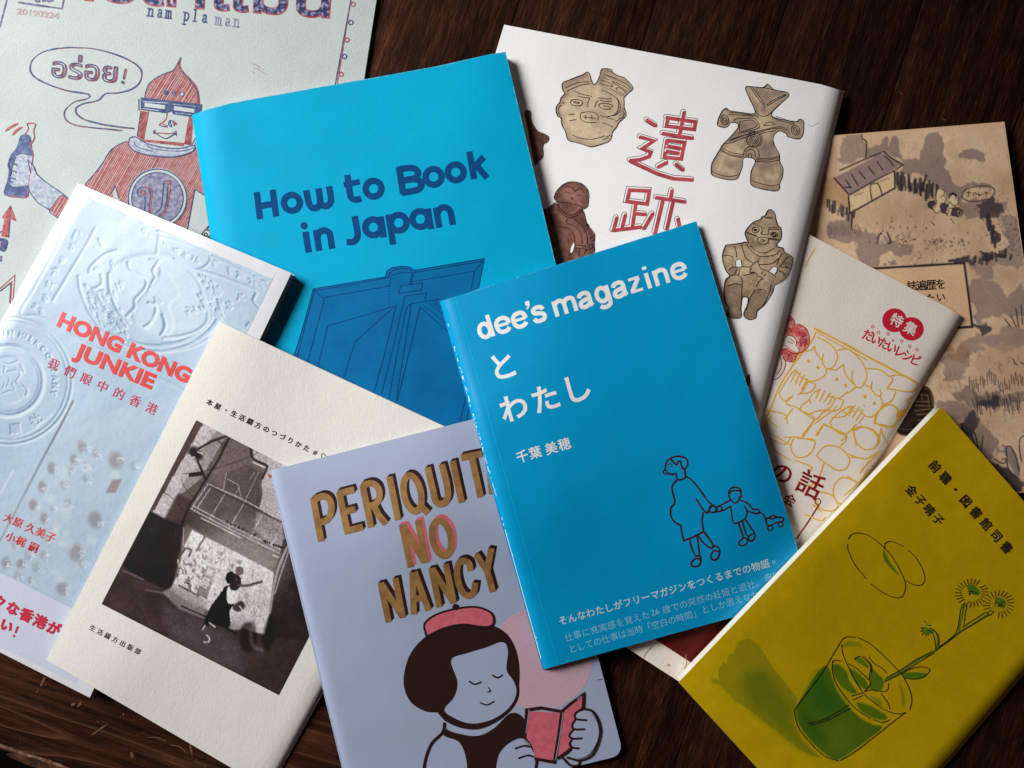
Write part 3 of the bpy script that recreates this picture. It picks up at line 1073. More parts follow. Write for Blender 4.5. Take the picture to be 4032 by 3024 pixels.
k.hatch(Z1, cuff, math.radians(58), 6.0, 3.5, smooth=False)
k.hatch(ZM, '132,560 200,570 158,838 95,800', math.radians(60), 5, 3.4, smooth=False).hatch(ZM, '580,622 618,628 600,892 540,868', math.radians(60), 4.5, 3.4, smooth=False)
k.hatch(ZM, '150,832 540,866 530,892 140,848', math.radians(80), 5, 3.4, smooth=False)
k.line(ZM, '200,570 150,832 540,866 582,622', 5, smooth=False).line(ZM, '505,70 492,130 524,196 588,262 650,340 672,425 675,495', 4, wob=.3)
k.line(ZM, '375,590 358,645 300,690|358,640 330,680 375,700|415,650 455,690|430,650 465,685', 4).line(ZM, '255,770 300,768 380,773 455,768', 4)
k.done()
k = Ink(zine, 'figure_outline', navy, 3)
k.line(ZM, '497,65 483,130 516,200 576,260 636,340 661,420 664,480', 3.5, wob=.3).line(ZM, '488,90 462,135 425,185 355,213 275,250 205,310 176,380 165,435', 3, wob=.3)
k.line(Z1, '735,820 685,842 638,880 588,960 538,1020 495,1070', 3.5, wob=.3).line(Z1, '352,1130 390,1148|350,1130 285,1215 338,1268', 3.5)
k.line(Z1, '1088,1330 1108,1220 1130,1100 1190,1135|640,1130 668,1078 690,1150', 3.5, smooth=False)
k.line(ZM, '130,560 95,800|110,450 110,560', 3, smooth=False)
k.line(ZM, '270,768 320,805 370,817 420,792 450,770', 3.5).line(ZM, '258,735 262,775|245,745 250,775|455,745 462,795|440,755 450,785', 3)
k.line(ZM, '300,695 330,705 375,710|395,655 388,690 415,708 400,650 430,665 440,700', 3.5)
k.dot(ZM, 368, 392, 23)
k.done()
k = Ink(zine, 'forehead_dots', purple, 3); k.dot(ZM, 441, 399, 21); k.ring(ZM, 514, 406, 19, 3.5); k.done()
k = Ink(zine, 'forehead_dots', bare, 4); k.dot(ZM, 514, 406, 14); k.done()
k = Ink(zine, 'glasses_drawing', navy, 4)
k.fill(ZM, '128,435 400,466 700,500 692,572 622,620 430,590 410,562 370,582 130,552', smooth=False); k.done()
k = Ink(zine, 'glasses_drawing', bare, 5)
k.fill(ZM, '168,486 358,510 354,546 165,524|442,516 632,546 628,580 438,556', smooth=False); k.done()
k = Ink(zine, 'glasses_drawing', greyb, 5); k.line(ZM, '150,475 380,490|430,500 640,520|140,540 300,560|450,580 600,598', 3, wob=.6); k.done()
k = Ink(zine, 'collar_drawing', greyb, 4)
k.fill(ZM, '18,850 30,815 70,803 110,820 180,862 350,905 500,910 620,885 640,905 600,945 480,985 350,990 180,970 70,935 25,890')
k.done(); k = Ink(zine, 'arm_drawing', greyb, 4)
k.fill(Z1, '163,928 195,965 215,1010 270,1060 345,1110 392,1148 350,1135 285,1215 225,1180 178,1120 160,1078 172,1000')
k.done(); k = Ink(zine, 'bottle_label_drawing', greyb, 4)
k.fill(Z1, '98,905 190,903 168,1080 58,1072', smooth=False)
k.done(); k = Ink(zine, 'collar_drawing', greyb, 4)
k.fill(ZM, '610,880 640,810 660,850 655,900 640,905')
k.done()
k = Ink(zine, 'collar_drawing', navy, 5)
k.line(ZM, '18,850 30,815 70,803 110,820 180,862 350,905 500,910 620,885 640,905 600,945 480,985 350,990 180,970 70,935 25,890 18,850', 4, wob=.3)
k.line(ZM, '65,845 90,890 160,920 240,938|190,870 215,905 350,932 520,936 630,905|600,890 640,815|625,895 650,850', 3)
k.line(Z1, '163,928 195,965 215,1010 270,1060 345,1110 392,1148|160,1078 178,1120 225,1180 285,1215|163,928 175,990 182,1000', 3.5)
k.line(Z1, '60,920 50,960 62,1000 50,1040 70,1060|60,940 100,960|55,985 95,1000|55,1030 90,1040', 6)
k.done()
k = Ink(zine, 'bottle_drawing', ink_mat('blue_brushed', tgt('#30457a', 1.1), tgt('#6d7ba2', 1.1), 260, lo=.45, hi=.65), 3)
k.fill(Z1, '122,788 170,785 182,830 186,870 188,905 98,905 62,1072 165,1080 148,1142 28,1132 45,1040 55,960 62,900 95,860'); k.done()
k = Ink(zine, 'bottle_drawing', red, 4)
k.line(Z1, '142,785 155,765 165,745 160,718 205,720 195,760 200,800 178,845 190,905 165,1085 150,1145 28,1133', 3.5, wob=.3); k.done()
k = Ink(zine, 'badge_drawing', bare, 4); k.dot(Z1, 915, 1152, 176, n=40).done()
k = Ink(zine, 'badge_drawing', slate, 5); k.dot(Z1, 915, 1152, 150, n=40).done()
k = Ink(zine, 'badge_drawing', navy, 6)
k.ring(Z1, 915, 1152, 170, 4.5).ring(Z1, 915, 1152, 150, 3.5)
k.line(ZM, '160,1275 125,1280 98,1310 105,1345 140,1362|200,1290 222,1340 215,1400 205,1500|165,1365 172,1400 165,1490|345,1235 325,1440 300,1490 260,1520|385,1240 372,1400 345,1500 305,1535', 4.5).ring(ZM, 152, 1325, 22, 4)
k.done()
k = Ink(zine, 'badge_drawing', red, 7)
k.line(ZM, '170,1270 215,1285 235,1330 228,1400 215,1510|350,1222 408,1228 385,1410 360,1500 320,1540|150,1300 170,1330 150,1345 130,1325 150,1300', 4.5)
k.done()
k = Ink(zine, 'small_tiles_drawing', ink_mat('black_stamp_ink', tgt('#20283c', 1.1)), 1)
k.line(Z1, '1248,1392 1170,1360 1215,1308 1240,1318', 4, smooth=False).line(Z1, '1195,1335 1245,1350', 3)
for cx, cy in ((1215, 1330), (1230, 1350), (1195, 1362), (1220, 1378)): k.ring(Z1, cx, cy, 9, 4)
k.done()

# ------------------------------------------------------------------ 2 beige brush-drawn book (lowest, right)
beige = Book('paperback_book', 'beige paperback with a brush-painted hut and two small seated figures', 'book',
             [(2935, 561), (3955, 479), (4160, 1930), (3130, 2010)], .006,
             paper('beige_cover', tgt('#a98b6c', E_['beige']), .5, 1500, .15), page_mat('beige_pages', (.66, .6, .5)), 'L', seed=3)
P = Paint(beige, [(3200, 544), (3950, 484), (4156, 1924), (3300, 1990)], 3.7, (163, 137, 111))
wash = (108, 92, 86); wash2 = (88, 76, 74); darkw = (40, 36, 42); blk = (30, 24, 32)
big_n = fbm(P.x / 120, P.y / 120, 5, 4)
P.c += ((big_n - .5) * 40)[..., None]
P.fill(BG, '1000,350 1090,340 1130,280 1170,290 1180,360 1210,280 1260,330 1270,440 1330,420 1400,440 1430,340 1480,250 1560,260 1590,330 1600,480 1640,560 1700,640 1750,640 1850,620 1950,640 1900,680 1800,660 1730,720 1700,780 1560,700 1480,640 1400,570 1300,560 1240,560 1280,480 1150,400 1100,400 1000,430', wash, .85, 5, rough=.4)
P.fill(BG, '1700,385 1760,370 1900,375 1895,410 1880,460 1780,455 1720,420', wash, .85, 5, rough=.4)
P.fill(BG, '1600,330 1660,290 1700,380 1740,470 1700,480 1640,430', (160, 134, 106), .8, 5, rough=.3)
P.fill(BG, '820,250 960,250 970,300 1000,330 1000,420 960,450 880,480 800,470', wash2, .55, 6, rough=.5, tex=.4)
P.fill(BG, '700,1000 800,920 900,960 950,980 1050,1020 1100,1080 1200,1050 1250,1080 1350,1100 1340,1170 1250,1210 1150,1180 1100,1220 1060,1300 980,1250 900,1100 800,1090', wash, .8, 5, rough=.6)
P.fill(BG, '1660,700 1740,760 1850,750 2050,780 2050,860 1900,880 1780,900 1740,860', wash2, .55, 6, rough=.5)
P.fill(BG, '2000,900 2120,880 2212,1000 2212,1250 2100,1280 2000,1250 1960,1350 1850,1340 1770,1240 1820,1190 2060,1160 2060,1000', wash, .7, 5, rough=.6)
P.fill(RC, '1800,250 1900,180 2000,220 2080,300 2212,250 2212,480 2050,470 1950,500 1860,520 1820,440', wash, .75, 6, rough=.7)
P.fill(RC, '1600,820 1680,740 1800,640 1950,620 2100,560 2212,600 2212,700 2050,760 1900,700 1800,760 1760,900 1700,1000 1600,960', wash, .65, 8, rough=.7)
P.fill(RC, '1850,760 2000,700 2212,740 2212,1000 2080,1050 1960,960 1860,950', (150, 118, 92), .5, 8, rough=.7)
P.fill(BR2, '1200,560 1260,480 1400,540 1700,560 1886,520 1886,640 1760,700 1640,640 1560,720 1430,680 1330,720 1180,660 940,640 960,760 1100,830 1250,800 1350,760 1380,900 1340,960 1200,960 1300,1160 1450,1250 1600,1180 1700,1180', wash2, .6, 6, rough=.6)
P.fill(BR2, '1200,900 1280,780 1330,740 1390,830 1380,900 1330,960 1290,1010 1210,950', darkw, .85, 5, rough=.5)
P.fill(BR2, '1100,520 1200,540 1240,600 1210,650 1130,620', (80, 74, 70), .6, 8, rough=.4)
P.fill(BR2, '1500,1260 1600,1330 1700,1370 1780,1450 1886,1500 1886,1659 1800,1659 1700,1500 1560,1400', darkw, .8, 6, rough=.5)
P.fill(BR2, '1700,1260 1660,1150 1700,1120 1790,1200 1840,1350 1830,1490 1780,1420', (104, 92, 92), .8, 4)
P.fill(BR2, '1000,0 1100,40 1250,30 1300,120 1230,200 1120,180', (122, 92, 68), .6, 10, rough=.6)
# hut
P.fill(BG, '880,860 862,735 1210,535 1222,660', (176, 150, 118), 1, 3, smooth=False)
P.fill(BG, '752,585 1125,395 1270,485 870,715', (112, 94, 90), .95, 4, smooth=False, tex=.1)
P.fill(BG, '600,600 760,590 862,720 870,850 700,780 590,830', (134, 100, 66), .55, 10, rough=.5)
P.stroke(BG, '795,530 940,465 1110,393|1130,385 1200,440 1282,485 1228,522|752,590 868,720 1060,610 1205,535', 5.5, blk, 1, 3, smooth=False)
P.stroke(BG, '862,735 872,860 1220,665 1215,530', 6.5, blk, 1, 3, smooth=False)
P.stroke(BG, '1040,755 1028,660 1045,635 1085,630 1110,680 1118,715', 4.5, blk)
P.stroke(BG, '840,600 880,665|885,560 935,645|945,540 990,595|1015,505 1060,560|1080,460 1125,525|1140,420 1180,455 1205,495|830,660 880,660', 5, (40, 32, 40))
P.stroke(BG, '965,250 970,290 1000,310 995,430', 5, blk).stroke(BG, '905,725 975,700|1090,620 1170,590', 7, (130, 108, 92), .8)
for (x0, y0, x1, y1, n, hmin, hmax, w_) in ((1235, 600, 1530, 700, 26, 50, 130, 7), (700, 800, 900, 880, 14, 40, 90, 6), (1780, 1215, 2100, 1180, 16, 25, 60, 8), (1930, 900, 1990, 1100, 12, 40, 90, 7)):
    for i in range(n):
        t = i / (n - 1); bx = x0 + (x1 - x0) * t + random.uniform(-8, 8); by = y0 + (y1 - y0) * t + random.uniform(-25, 25)
        hh = random.uniform(hmin, hmax)
        P.stroke(BG, f'{bx},{by + hh * .5} {bx + random.uniform(-6, 10)},{by - hh * .5}', w_ * random.uniform(.7, 1.8), darkw, .85, 4)
P.stroke(BG, '1440,690 1440,640 1460,568', 7, blk).stroke(BG, '885,860 885,980', 6, darkw).stroke(BG, '1080,1090 1100,1020 1115,1015|1160,1010 1190,1080 1170,1090', 8, darkw, .8)
for i in range(22):
    bx = 700 + i * 12; P.stroke(BG, f'{bx},{950 + random.uniform(-10, 20)} {bx + random.uniform(-5, 8)},{1035 + random.uniform(-25, 15)}', 2.5, (70, 58, 60), .8)
for i in range(26):
    bx = random.uniform(1000, 1950); by = random.uniform(880, 1090)
    P.stroke(BG, f'{bx},{by} {bx + random.uniform(-12, 12)},{by + random.uniform(4, 12)}', 3.5, blk, .9)
for cx, cy, n, s_ in ((1290, 1060, 34, 45), (1560, 1100, 40, 60), (1420, 1150, 22, 70), (1720, 1080, 22, 40), (2140, 1040, 90, 70), (1960, 820, 50, 70), (1200, 1240, 16, 30)):
    for i in range(n):
        bx = cx + random.gauss(0, s_); by = cy + random.gauss(0, s_ * .5 if s_ != 70 else s_)
        P.stroke(BG, f'{bx},{by} {bx + random.uniform(-14, 14)},{by + random.uniform(-12, 12)}', 3, darkw, .65)
P.fill(BG, '1870,790 1930,770 2020,800 2030,870 1960,900 1880,860', darkw, .75, 5, rough=.6)
P.fill(BG, '1990,1000 2040,1010 2035,1110 2000,1110|1880,1180 1960,1150 1970,1210 1900,1225|2000,1180 2080,1170 2080,1200 2010,1215', darkw, .9, 4, rough=.5)
# two figures on a log
P.fill(BG, '1470,800 1500,760 1720,820 1740,860 1700,890 1500,830', (60, 50, 52), 1, 4)
P.fill(BG, '1530,730 1560,665 1595,680 1615,740 1600,780 1560,800 1575,850 1530,860 1510,820 1535,780|1640,750 1655,712 1690,730 1700,790 1660,820 1640,880 1615,850 1630,810', (188, 160, 126), 1, 3)
P.stroke(BG, '1535,730 1540,690 1560,668 1595,685 1597,715 1570,735|1530,735 1540,780 1515,830 1540,860 1575,830|1597,725 1615,745 1600,780 1570,785|1640,740 1645,715 1670,708 1688,725 1685,755|1625,800 1640,770 1665,800 1700,790 1705,760|1620,880 1640,820 1670,830', 3, blk)
P.stroke(BG, '1645,720 1665,708 1688,722', 9, blk)
P.stroke(BG, '1732,735 1760,680 1840,655 1930,650 1980,670 1985,700 1950,745 1860,765 1780,765 1732,735', 3.5, blk)
P.stroke(BG, '1770,700 1800,700|1785,690 1785,730 1770,725|1820,705 1825,725|1835,700 1850,715|1860,700 1865,725 1880,715|1890,712 1900,712|1910,700 1935,705|1920,695 1920,725', 3.5, blk)
P.blob(BG, 1712, 858, 26, (60, 50, 52)); P.stroke(BG, '1700,845 1722,845 1728,868 1705,875 1700,845', 2.5, (140, 118, 98))
for i in range(420):   # dry-brush bristle marks
    bx = random.uniform(620, 2200); by = random.uniform(260, 1300)
    if random.random() < .5: bx = random.choice([1450, 1560, 1100, 1250, 2080, 800, 2100, 1950]) + random.gauss(0, 90); by = random.choice([420, 520, 350, 1120, 1000, 980, 1180]) + random.gauss(0, 60)
    P.stroke(BG, f'{bx},{by} {bx + random.uniform(-14, 6)},{by + random.uniform(12, 50)}', random.uniform(2, 4), random.choice([(96, 82, 78), (84, 72, 70), (140, 118, 98)]), .28)
for i in range(160):
    bx = random.uniform(900, 1886); by = random.uniform(60, 1500)
    P.stroke(BR2, f'{bx},{by} {bx + random.uniform(-20, 20)},{by + random.uniform(14, 60)}', random.uniform(3, 8), random.choice([(84, 72, 72), (60, 52, 56), (130, 108, 90)]), .25)
# text panel
P.fill(BG, '1040,1285 1750,1240 1815,1740 1000,1800', (172, 141, 110), 1, 3, smooth=False)
P.stroke(BG, '1000,1288 1752,1243 1815,1733 1640,1745', 9, blk, 1, 3, smooth=False)
P.fill(BG, '1725,1200 1760,1185 1780,1215 1755,1245 1700,1240 1620,1230 1640,1215', darkw, .9, 4)
# black hanging sign, lower
P.fill(BR2, '540,560 760,470 860,500 900,600 905,700 930,740 860,900 700,1000 500,960', (26, 14, 12), 1, 6)
P.stroke(BR2, '690,600 700,560 840,570 860,720 700,740|700,640 850,640|705,680 850,690|770,560 775,620|720,780 860,770|730,840 850,830', 4, (104, 80, 52), .8, 3, smooth=False)
P.stroke(BR2, '775,490 850,510 880,590 890,700', 4, (90, 68, 40), .8).stroke(BR2, '520,930 600,945 690,940', 4, (74, 56, 38), .8)
# cactus, grass strokes near the lower right
for i in range(26):
    bx = 1290 + i * 24; by = 430 + 40 * math.sin(i * .5) + random.uniform(-20, 20)
    P.stroke(BR2, f'{bx},{by - random.uniform(30, 80)} {bx + random.uniform(0, 14)},{by + random.uniform(20, 60)}', 3, blk, .85)
    P.stroke(BR2, f'{1320 + i * 20},{600 + random.uniform(-80, 10)} {1345 + i * 20 + random.uniform(-5, 15)},{730 + random.uniform(-40, 60)}', 3, blk, .8)
P.fill(BR2, '1380,640 1500,610 1600,610 1590,670 1450,680', darkw, .8, 5, rough=.5)
P.stroke(BR2, '1700,1250 1690,1150 1730,1125 1790,1220 1830,1400|1886,1010 1840,1050 1835,1150 1860,1300|1830,1490 1720,1380 1700,1260|1560,1260 1640,1310 1690,1300 1680,1260 1650,1270|1300,960 1340,1080 1380,1160|1340,960 1370,1060 1390,1170|1440,1010 1420,1170|1180,890 1230,870|1770,180 1790,230 1810,235|1850,210 1886,235', 4, blk)
P.stroke(RC, '2065,500 2110,560|2110,470 2150,560|2150,420 2170,560|2190,390 2200,540', 4, darkw).fill(RC, '1820,540 1960,545 1950,590 1890,630 1860,580', darkw, .8, 5, rough=.4)
P.c += ((fbm(P.x / 260, P.y / 260, 15, 3) - .5) * 24)[..., None] * np.array([1, .9, .7])
P.grain(.10, 6)
beige_print = P.done('painted_cover_print', paper('beige_print', (.5, .4, .3), .5, 1500, .15, attr='print'), 1 / E_['beige'])
k = Ink(beige, 'panel_lettering', ink_mat('black_ink', tgt('#1c1418', .42)), 2)
chars(k, '誌遍歴を', BG, (1350, 1420), (1570, 1404), 43, 1.4, ang=math.radians(-4)); chars(k, 'い', RC, (1570, 332), (1570, 332), 38, 1.2, ang=math.radians(-4)); chars(k, 'た', RC, (1490, 340), (1490, 340), 38, 1.2, ang=math.radians(-4))
k.done()

# ------------------------------------------------------------------ 3 recipe zine with yellow line drawing
rp = tgt('#c2b3aa', E_['recipe'])
recipe = Book('recipe_zine', 'off-white zine with yellow line drawing and red double-circle badge', 'zine',
              [(2658, 648), (3795, 1247), (2866, 2808), (1786, 2110)], .004,
              paper('recipe_card', rp, .8, 1000, .45, vary=.04), page_mat('recipe_pages', (.7, .66, .6)), 'R', roll=.9, roll_r=.008, seed=4,
              bulge=((0, .5, .93, 1), (0, -3, -2, 3)))
yel = ink_mat('yellow_ink', tgt('#dc9c26', .66), tgt('#c99a48', .66), 500, lo=.4, hi=.75)
k = Ink(recipe, 'line_drawing', yel, 1)
W6 = 5.2
k.line(RC, '600,572 800,675 1000,785 1200,890 1405,1003', 7.5, wob=.3).line(RC, '622,600 700,650 870,740 1000,815', 4.5)
k.line(RC, '610,600 570,680 430,860 340,1000 280,1140 230,1260', 6)
k.line(RC, '620,640 700,680 760,740 775,800 740,870 690,880 660,830 665,770|600,710 610,760 650,810|520,750 570,740 600,710|430,850 470,780 520,750|780,740 850,730 920,780 980,860 1000,950 960,1020 920,1020 885,960 890,900|820,850 830,910 870,970 920,1020|690,880 760,890 820,850|1000,880 1100,890 1170,940|1040,980 1035,1040 1080,1090 1110,1080 1100,1040|990,1010 1040,1030', W6)
k.line(RC, '690,880 680,930 620,970 560,980|560,980 500,950 450,890|420,920 360,1010 330,1080 370,1130 410,1100|450,890 420,920|460,900 420,980|490,910 450,1000|520,930 480,1010|545,960 500,1040|530,960 545,985 500,1060 470,1080|560,985 600,1000 590,1040 540,1070 490,1070', W6)
k.line(RC, '850,1060 780,1110 700,1090|920,1020 860,1070 850,1060|640,1040 590,1070 560,1110 570,1150|640,1040 610,1110|680,1050 640,1130|720,1070 670,1140|745,1090 700,1160|755,1120 720,1180 640,1210|560,1120 490,1180 540,1230 640,1200|780,1110 820,1130 790,1190 740,1210', W6)
k.line(RC, '1100,1090 1120,1160 1060,1240 1000,1250 940,1200|1120,1160 1190,1130 1220,1070|1180,940 1230,930 1300,940 1380,990 1370,1040 1320,1060 1200,1040 1160,1030 1200,970 1180,940|1220,1060 1210,1100|910,1165 870,1230|940,1180 890,1260|970,1200 920,1280|985,1240 940,1300|880,1170 800,1210 720,1300 790,1380 860,1370 920,1310', W6)
k.line(RC, '1060,1300 1070,1250 1120,1180 1190,1160 1240,1200 1270,1260 1180,1330 1060,1300|1100,1310 1200,1330|1240,1220 1300,1200 1270,1240 1320,1250|1330,1150 1310,1130 1350,1100', W6 + 1)
k.line(RC, '430,1090 380,1150 460,1180 600,1270 660,1220 720,1200|600,1270 500,1400|430,1190 370,1270|660,1320 610,1390|680,1310 840,1410 800,1475|900,1360 980,1330 1060,1360 1100,1420 1080,1475|900,1370 920,1475|370,1410 480,1410 600,1440|240,1270 310,1330|300,1400 420,1475|1110,1340 1100,1400', W6)
# the lower half of the drawing (leaves and bowls)
k.line(YL1, '790,20 885,75 820,190|950,110 905,185|950,115 1090,180 1060,215|890,110 1000,30 1030,0|720,110 700,50 560,20|1130,150 1180,125 1250,150 1290,200 1270,260 1200,270 1150,210 1130,150|1300,120 1400,140|1310,140 1330,200 1360,240|1270,110 1290,40 1330,0|1000,70 1080,60 1130,0|1060,20 1110,60|1100,0 1150,40', W6)
k.line(YL1, '780,200 890,215 860,300 780,320 740,260 760,200|900,310 960,250 1050,260 1110,330 1090,390 1030,400 950,350 900,310|950,360 920,450|1100,300 1210,330 1310,280|1180,420 1240,340|1150,470 1060,450 1010,520 1030,600 1090,620|1120,320 1200,325|930,540 1000,560 1040,620 1000,660 920,640 900,590|770,340 870,380 860,410|780,470 850,500 900,480|830,680 930,720 960,700|880,620 930,660|1190,400 1290,300|1215,410 1255,370|1100,440 1170,480 1210,420', W6)
k.line(YL1, '620,60 560,150|600,200 700,240 740,200|640,280 740,340|1240,400 1150,500 1080,560|1390,130 1430,60', 5)
k.line(BG, '605,1128 560,1200 530,1270', 5)
for cx, cy in ((552, 823), (625, 873), (770, 963), (837, 1010), (985, 1097), (1058, 1148), (982, 1168)):
    k.dot(RC, cx, cy, 13 if cy != 1168 else 6)
k.fill(RC, '1240,1210 1300,1195 1340,1150 1350,1190 1280,1250 1230,1260')
k.done()
badge_m = ink_mat('red_badge_ink', tgt('#ab1a30', .60), tgt('#a0182c', .60), 200)
k = Ink(recipe, 'round_badge', badge_m, 1); k.dot(RC, 1215, 510, 94, 92, n=40); k.done()
k = Ink(recipe, 'round_badge', badge_m, 1); k.dot(RC, 1345, 576, 94, 90, n=40)
for i in range(1): pass
k.k = 5
V0 = k.Z[0] + 3e-5; k.Z[0] = V0; k.done()
k = Ink(recipe, 'badge_lettering', ink_mat('bare_white', rp, rp), 3)
chars(k, '特集', RC, (1232, 512), (1338, 572), 52, 2.0, ang=math.radians(27)); k.done()
k = Ink(recipe, 'badge_lettering', badge_m, 1)
chars(k, 'だいたいレシピ', RC, (1010, 625), (1375, 815), 42, 2.3, ang=math.radians(22), squash=1.15)
for cx, cy in ((1047, 560), (1092, 603), (1165, 615), (1203, 665), (1270, 670), (1330, 712), (1388, 737)): k.ring(RC, cx, cy, 10 if cx != 1203 else 6, 2.6)
k.done()
dred = ink_mat('dark_red_ink', tgt('#7c1414', .60), tgt('#6d1010', .60), 300)
k = Ink(recipe, 'title_lettering', dred, 2)
chars(k, 'の', YL1, (690, 420), (690, 420), 88, 2.5, ang=math.radians(28)); chars(k, '話', YL1, (866, 492), (866, 492), 106, 2.5, ang=math.radians(27))
k.ring(YL1, 912, 600, 18, 4); k.line(YL1, '918,622 850,730 780,832', 6, smooth=False); chars(k, '会', YL1, (735, 590), (735, 590), 50, 1.5, ang=math.radians(28)); k.done()
k = Ink(recipe, 'woman_drawing', ink_mat('red_pen_wash', tgt('#b04a48', .60), tgt('#c28a80', .60), 420), 1)
ball = '440,545 500,548 545,590 560,660 545,720 500,760 455,790 435,828 380,820 362,800 340,740 400,720 470,760 480,720 455,690 460,650 420,630 380,620 400,560'
k.fill(RC, '375,480 410,475 440,510 445,560 410,600 370,620 350,600'); k.fill(RC, ball); k.done()
k = Ink(recipe, 'woman_drawing', ink_mat('red_pen', tgt('#8c1c26', .60)), 2)
k.line(RC, '375,470 410,475 442,510 448,550|430,548 490,545 540,580 560,650 550,710 510,750 470,770 435,828 380,820 355,800|375,640 400,625 440,640 462,680 455,700 480,735 470,762 430,765 380,735 345,735|390,670 430,690|410,650 445,680|360,700 390,710|340,755 375,830 360,900 310,960 270,960|330,760 345,860 310,930', 2.8)
for i in range(70):
    a = random.uniform(0, 6.28); cx = random.choice([(500, 620), (530, 680), (505, 700), (410, 790), (470, 580), (400, 520), (395, 580), (520, 640)])
    x_ = cx[0] + random.uniform(-28, 28); y_ = cx[1] + random.uniform(-28, 28)
    k.path(RC([[x_ - 18 * math.cos(a), y_ - 18 * math.sin(a)], [x_ + 18 * math.cos(a), y_ + 18 * math.sin(a)]]), 1.7, caps=False)
k.done()
k = Ink(recipe, 'red_band', ink_mat('deep_red_band', tgt('#560504', .60), tgt('#440303', .60), 40, spec=.4), 1)
bd = np.array([.84, .543]); bn = np.array([.543, -.84]); br = np.array([2866, 2808.])
k.fill_pts([br + bn * 88 - bd * 8, br + bn * 340 - bd * 8, br + bn * 340 - bd * 1240, br + bn * 88 - bd * 1240]); k.done()
k = Ink(recipe, 'line_drawing', ink_mat('tan_print_line', tgt('#8a6a44', .60)), 1)
k.line(RB, '840,395 780,460 750,520|1195,470 1205,560 1185,620|1000,590 1020,570 1030,600', 3).done()

# ------------------------------------------------------------------ 4 white book of clay figures
dp = tgt('#e2d9d8', E_['dogu'])
dogu = Book('clay_figure_book', 'white book with brown clay figures drawn round a red two-character title', 'book',
            [(1985, 97), (3323, 359), (2853, 2229), (1427, 1944)], .0055,
            paper('dogu_cover', dp, .6, 1500, .4, vary=.03), page_mat('dogu_pages', (.75, .72, .66)), 'R', roll=1.0, roll_r=.011,
            bulge=((0, .4, .85, .93, 1), (0, -2, -9, -9, 0)), seed=5)
tan = ink_mat('clay_wash', tgt('#ab967a', .72), tgt('#8e7a67', .72), 70, lo=.38, hi=.62)
tan2 = ink_mat('clay_wash_pale', tgt('#b5a184', .72), tgt('#a5917a', .72), 90, lo=.4, hi=.6)
umber = ink_mat('umber_wash', tgt('#6d4a41', .72), tgt('#54342e', .72), 80, lo=.38, hi=.62)
umberl = ink_mat('umber_wash_light', tgt('#865f53', .72), tgt('#6a473e', .72), 120)
bk = ink_mat('black_pen', tgt('#221619', .72))
shade_m = ink_mat('soft_wash', tgt('#846f64', .72), tgt('#9c8672', .72), 160, lo=.4, hi=.6)
white_m = ink_mat('paper_white', dp, dp)
P = Paint(dogu, [(2000, 112), (3290, 366), (2850, 2190), (1460, 1920)], 3.9, (226, 217, 216))
CL = dict(lo_c=(146, 126, 106), hi_c=(180, 160, 134), edge_c=(128, 108, 92))
# mask-like head
head = '1010,440 985,400 968,320 985,275 1090,235 1180,195 1270,165 1310,135 1345,128 1375,165 1400,260 1435,308 1480,260 1515,180 1530,110 1560,78 1660,80 1690,100 1710,140 1800,185 1880,215 1990,330 1985,385 1940,420 1870,495 1870,560 1870,640 1895,700 1895,760 1850,810 1800,850 1755,930 1700,1000 1690,1060 1650,1130 1520,1180 1390,1210 1280,1180 1170,1145 1080,1125 1040,1080 1018,990 970,900 950,790 905,760 880,690 890,620 935,565 955,500'
P.clay(FACE, head, (160, 142, 118), (186, 168, 140), (146, 126, 106), seed=3, sc=50)
k = Ink(dogu, 'mask_drawing', bk, 3)
k.line(FACE, head, 3.2, closed=True, wob=.3)
k.line(FACE, '1020,355 1100,315 1220,275 1360,265|1040,400 1160,345 1260,310 1380,292|1155,405 1250,445 1400,478|1200,475 1290,495 1365,500 1345,560 1340,630|1440,638 1460,570 1490,545|1510,535 1600,550 1690,548|1490,500 1600,512 1690,512|1090,560 1110,530 1180,525 1250,540 1265,580 1230,612 1150,612 1100,590 1090,560|1130,560 1170,555 1220,570 1180,580 1130,560|1500,605 1520,585 1600,582 1690,600 1695,640|1500,605 1520,640 1600,665 1680,655|1560,620 1640,620 1670,640', 2.4)
k.line(FACE, '1230,770 1240,725 1300,705 1400,705 1470,730 1495,775 1488,820|1230,770 1250,820 1310,850 1400,860 1465,855|1270,775 1370,785 1460,800|1310,750 1310,810|1398,745 1400,810|1120,1042 1220,1080 1380,1100 1500,1080 1590,1048|1545,860 1620,880 1700,922|1515,745 1560,770 1640,770 1740,735 1780,660 1785,560 1740,490 1640,425 1540,385|1610,785 1720,815|1060,745 1150,735|1070,830 1170,815|1640,765 1760,740 1810,650 1800,560 1760,500', 2.2)
k.line(FACE, '1580,160 1700,200 1820,260 1920,310 1970,360|1560,200 1650,240|1700,260 1800,300 1900,350 1955,400|1700,265 1720,290 1820,340 1915,415|1530,240 1640,275 1690,310 1690,335 1600,315 1510,290|1755,360 1780,350 1840,370 1890,430|1755,360 1760,385 1860,460|1660,355 1760,420 1830,470|1620,100 1700,130|1620,180 1740,220|1560,1105 1640,1080|1600,1070 1670,1040', 2)
k.line(FACE, '965,575 1010,570|905,770 970,790|1830,640 1890,690|1780,830 1740,840|915,690 920,640 960,600|910,700 930,745 970,750|1820,680 1860,700 1868,740 1850,780 1780,810', 2.2).done()
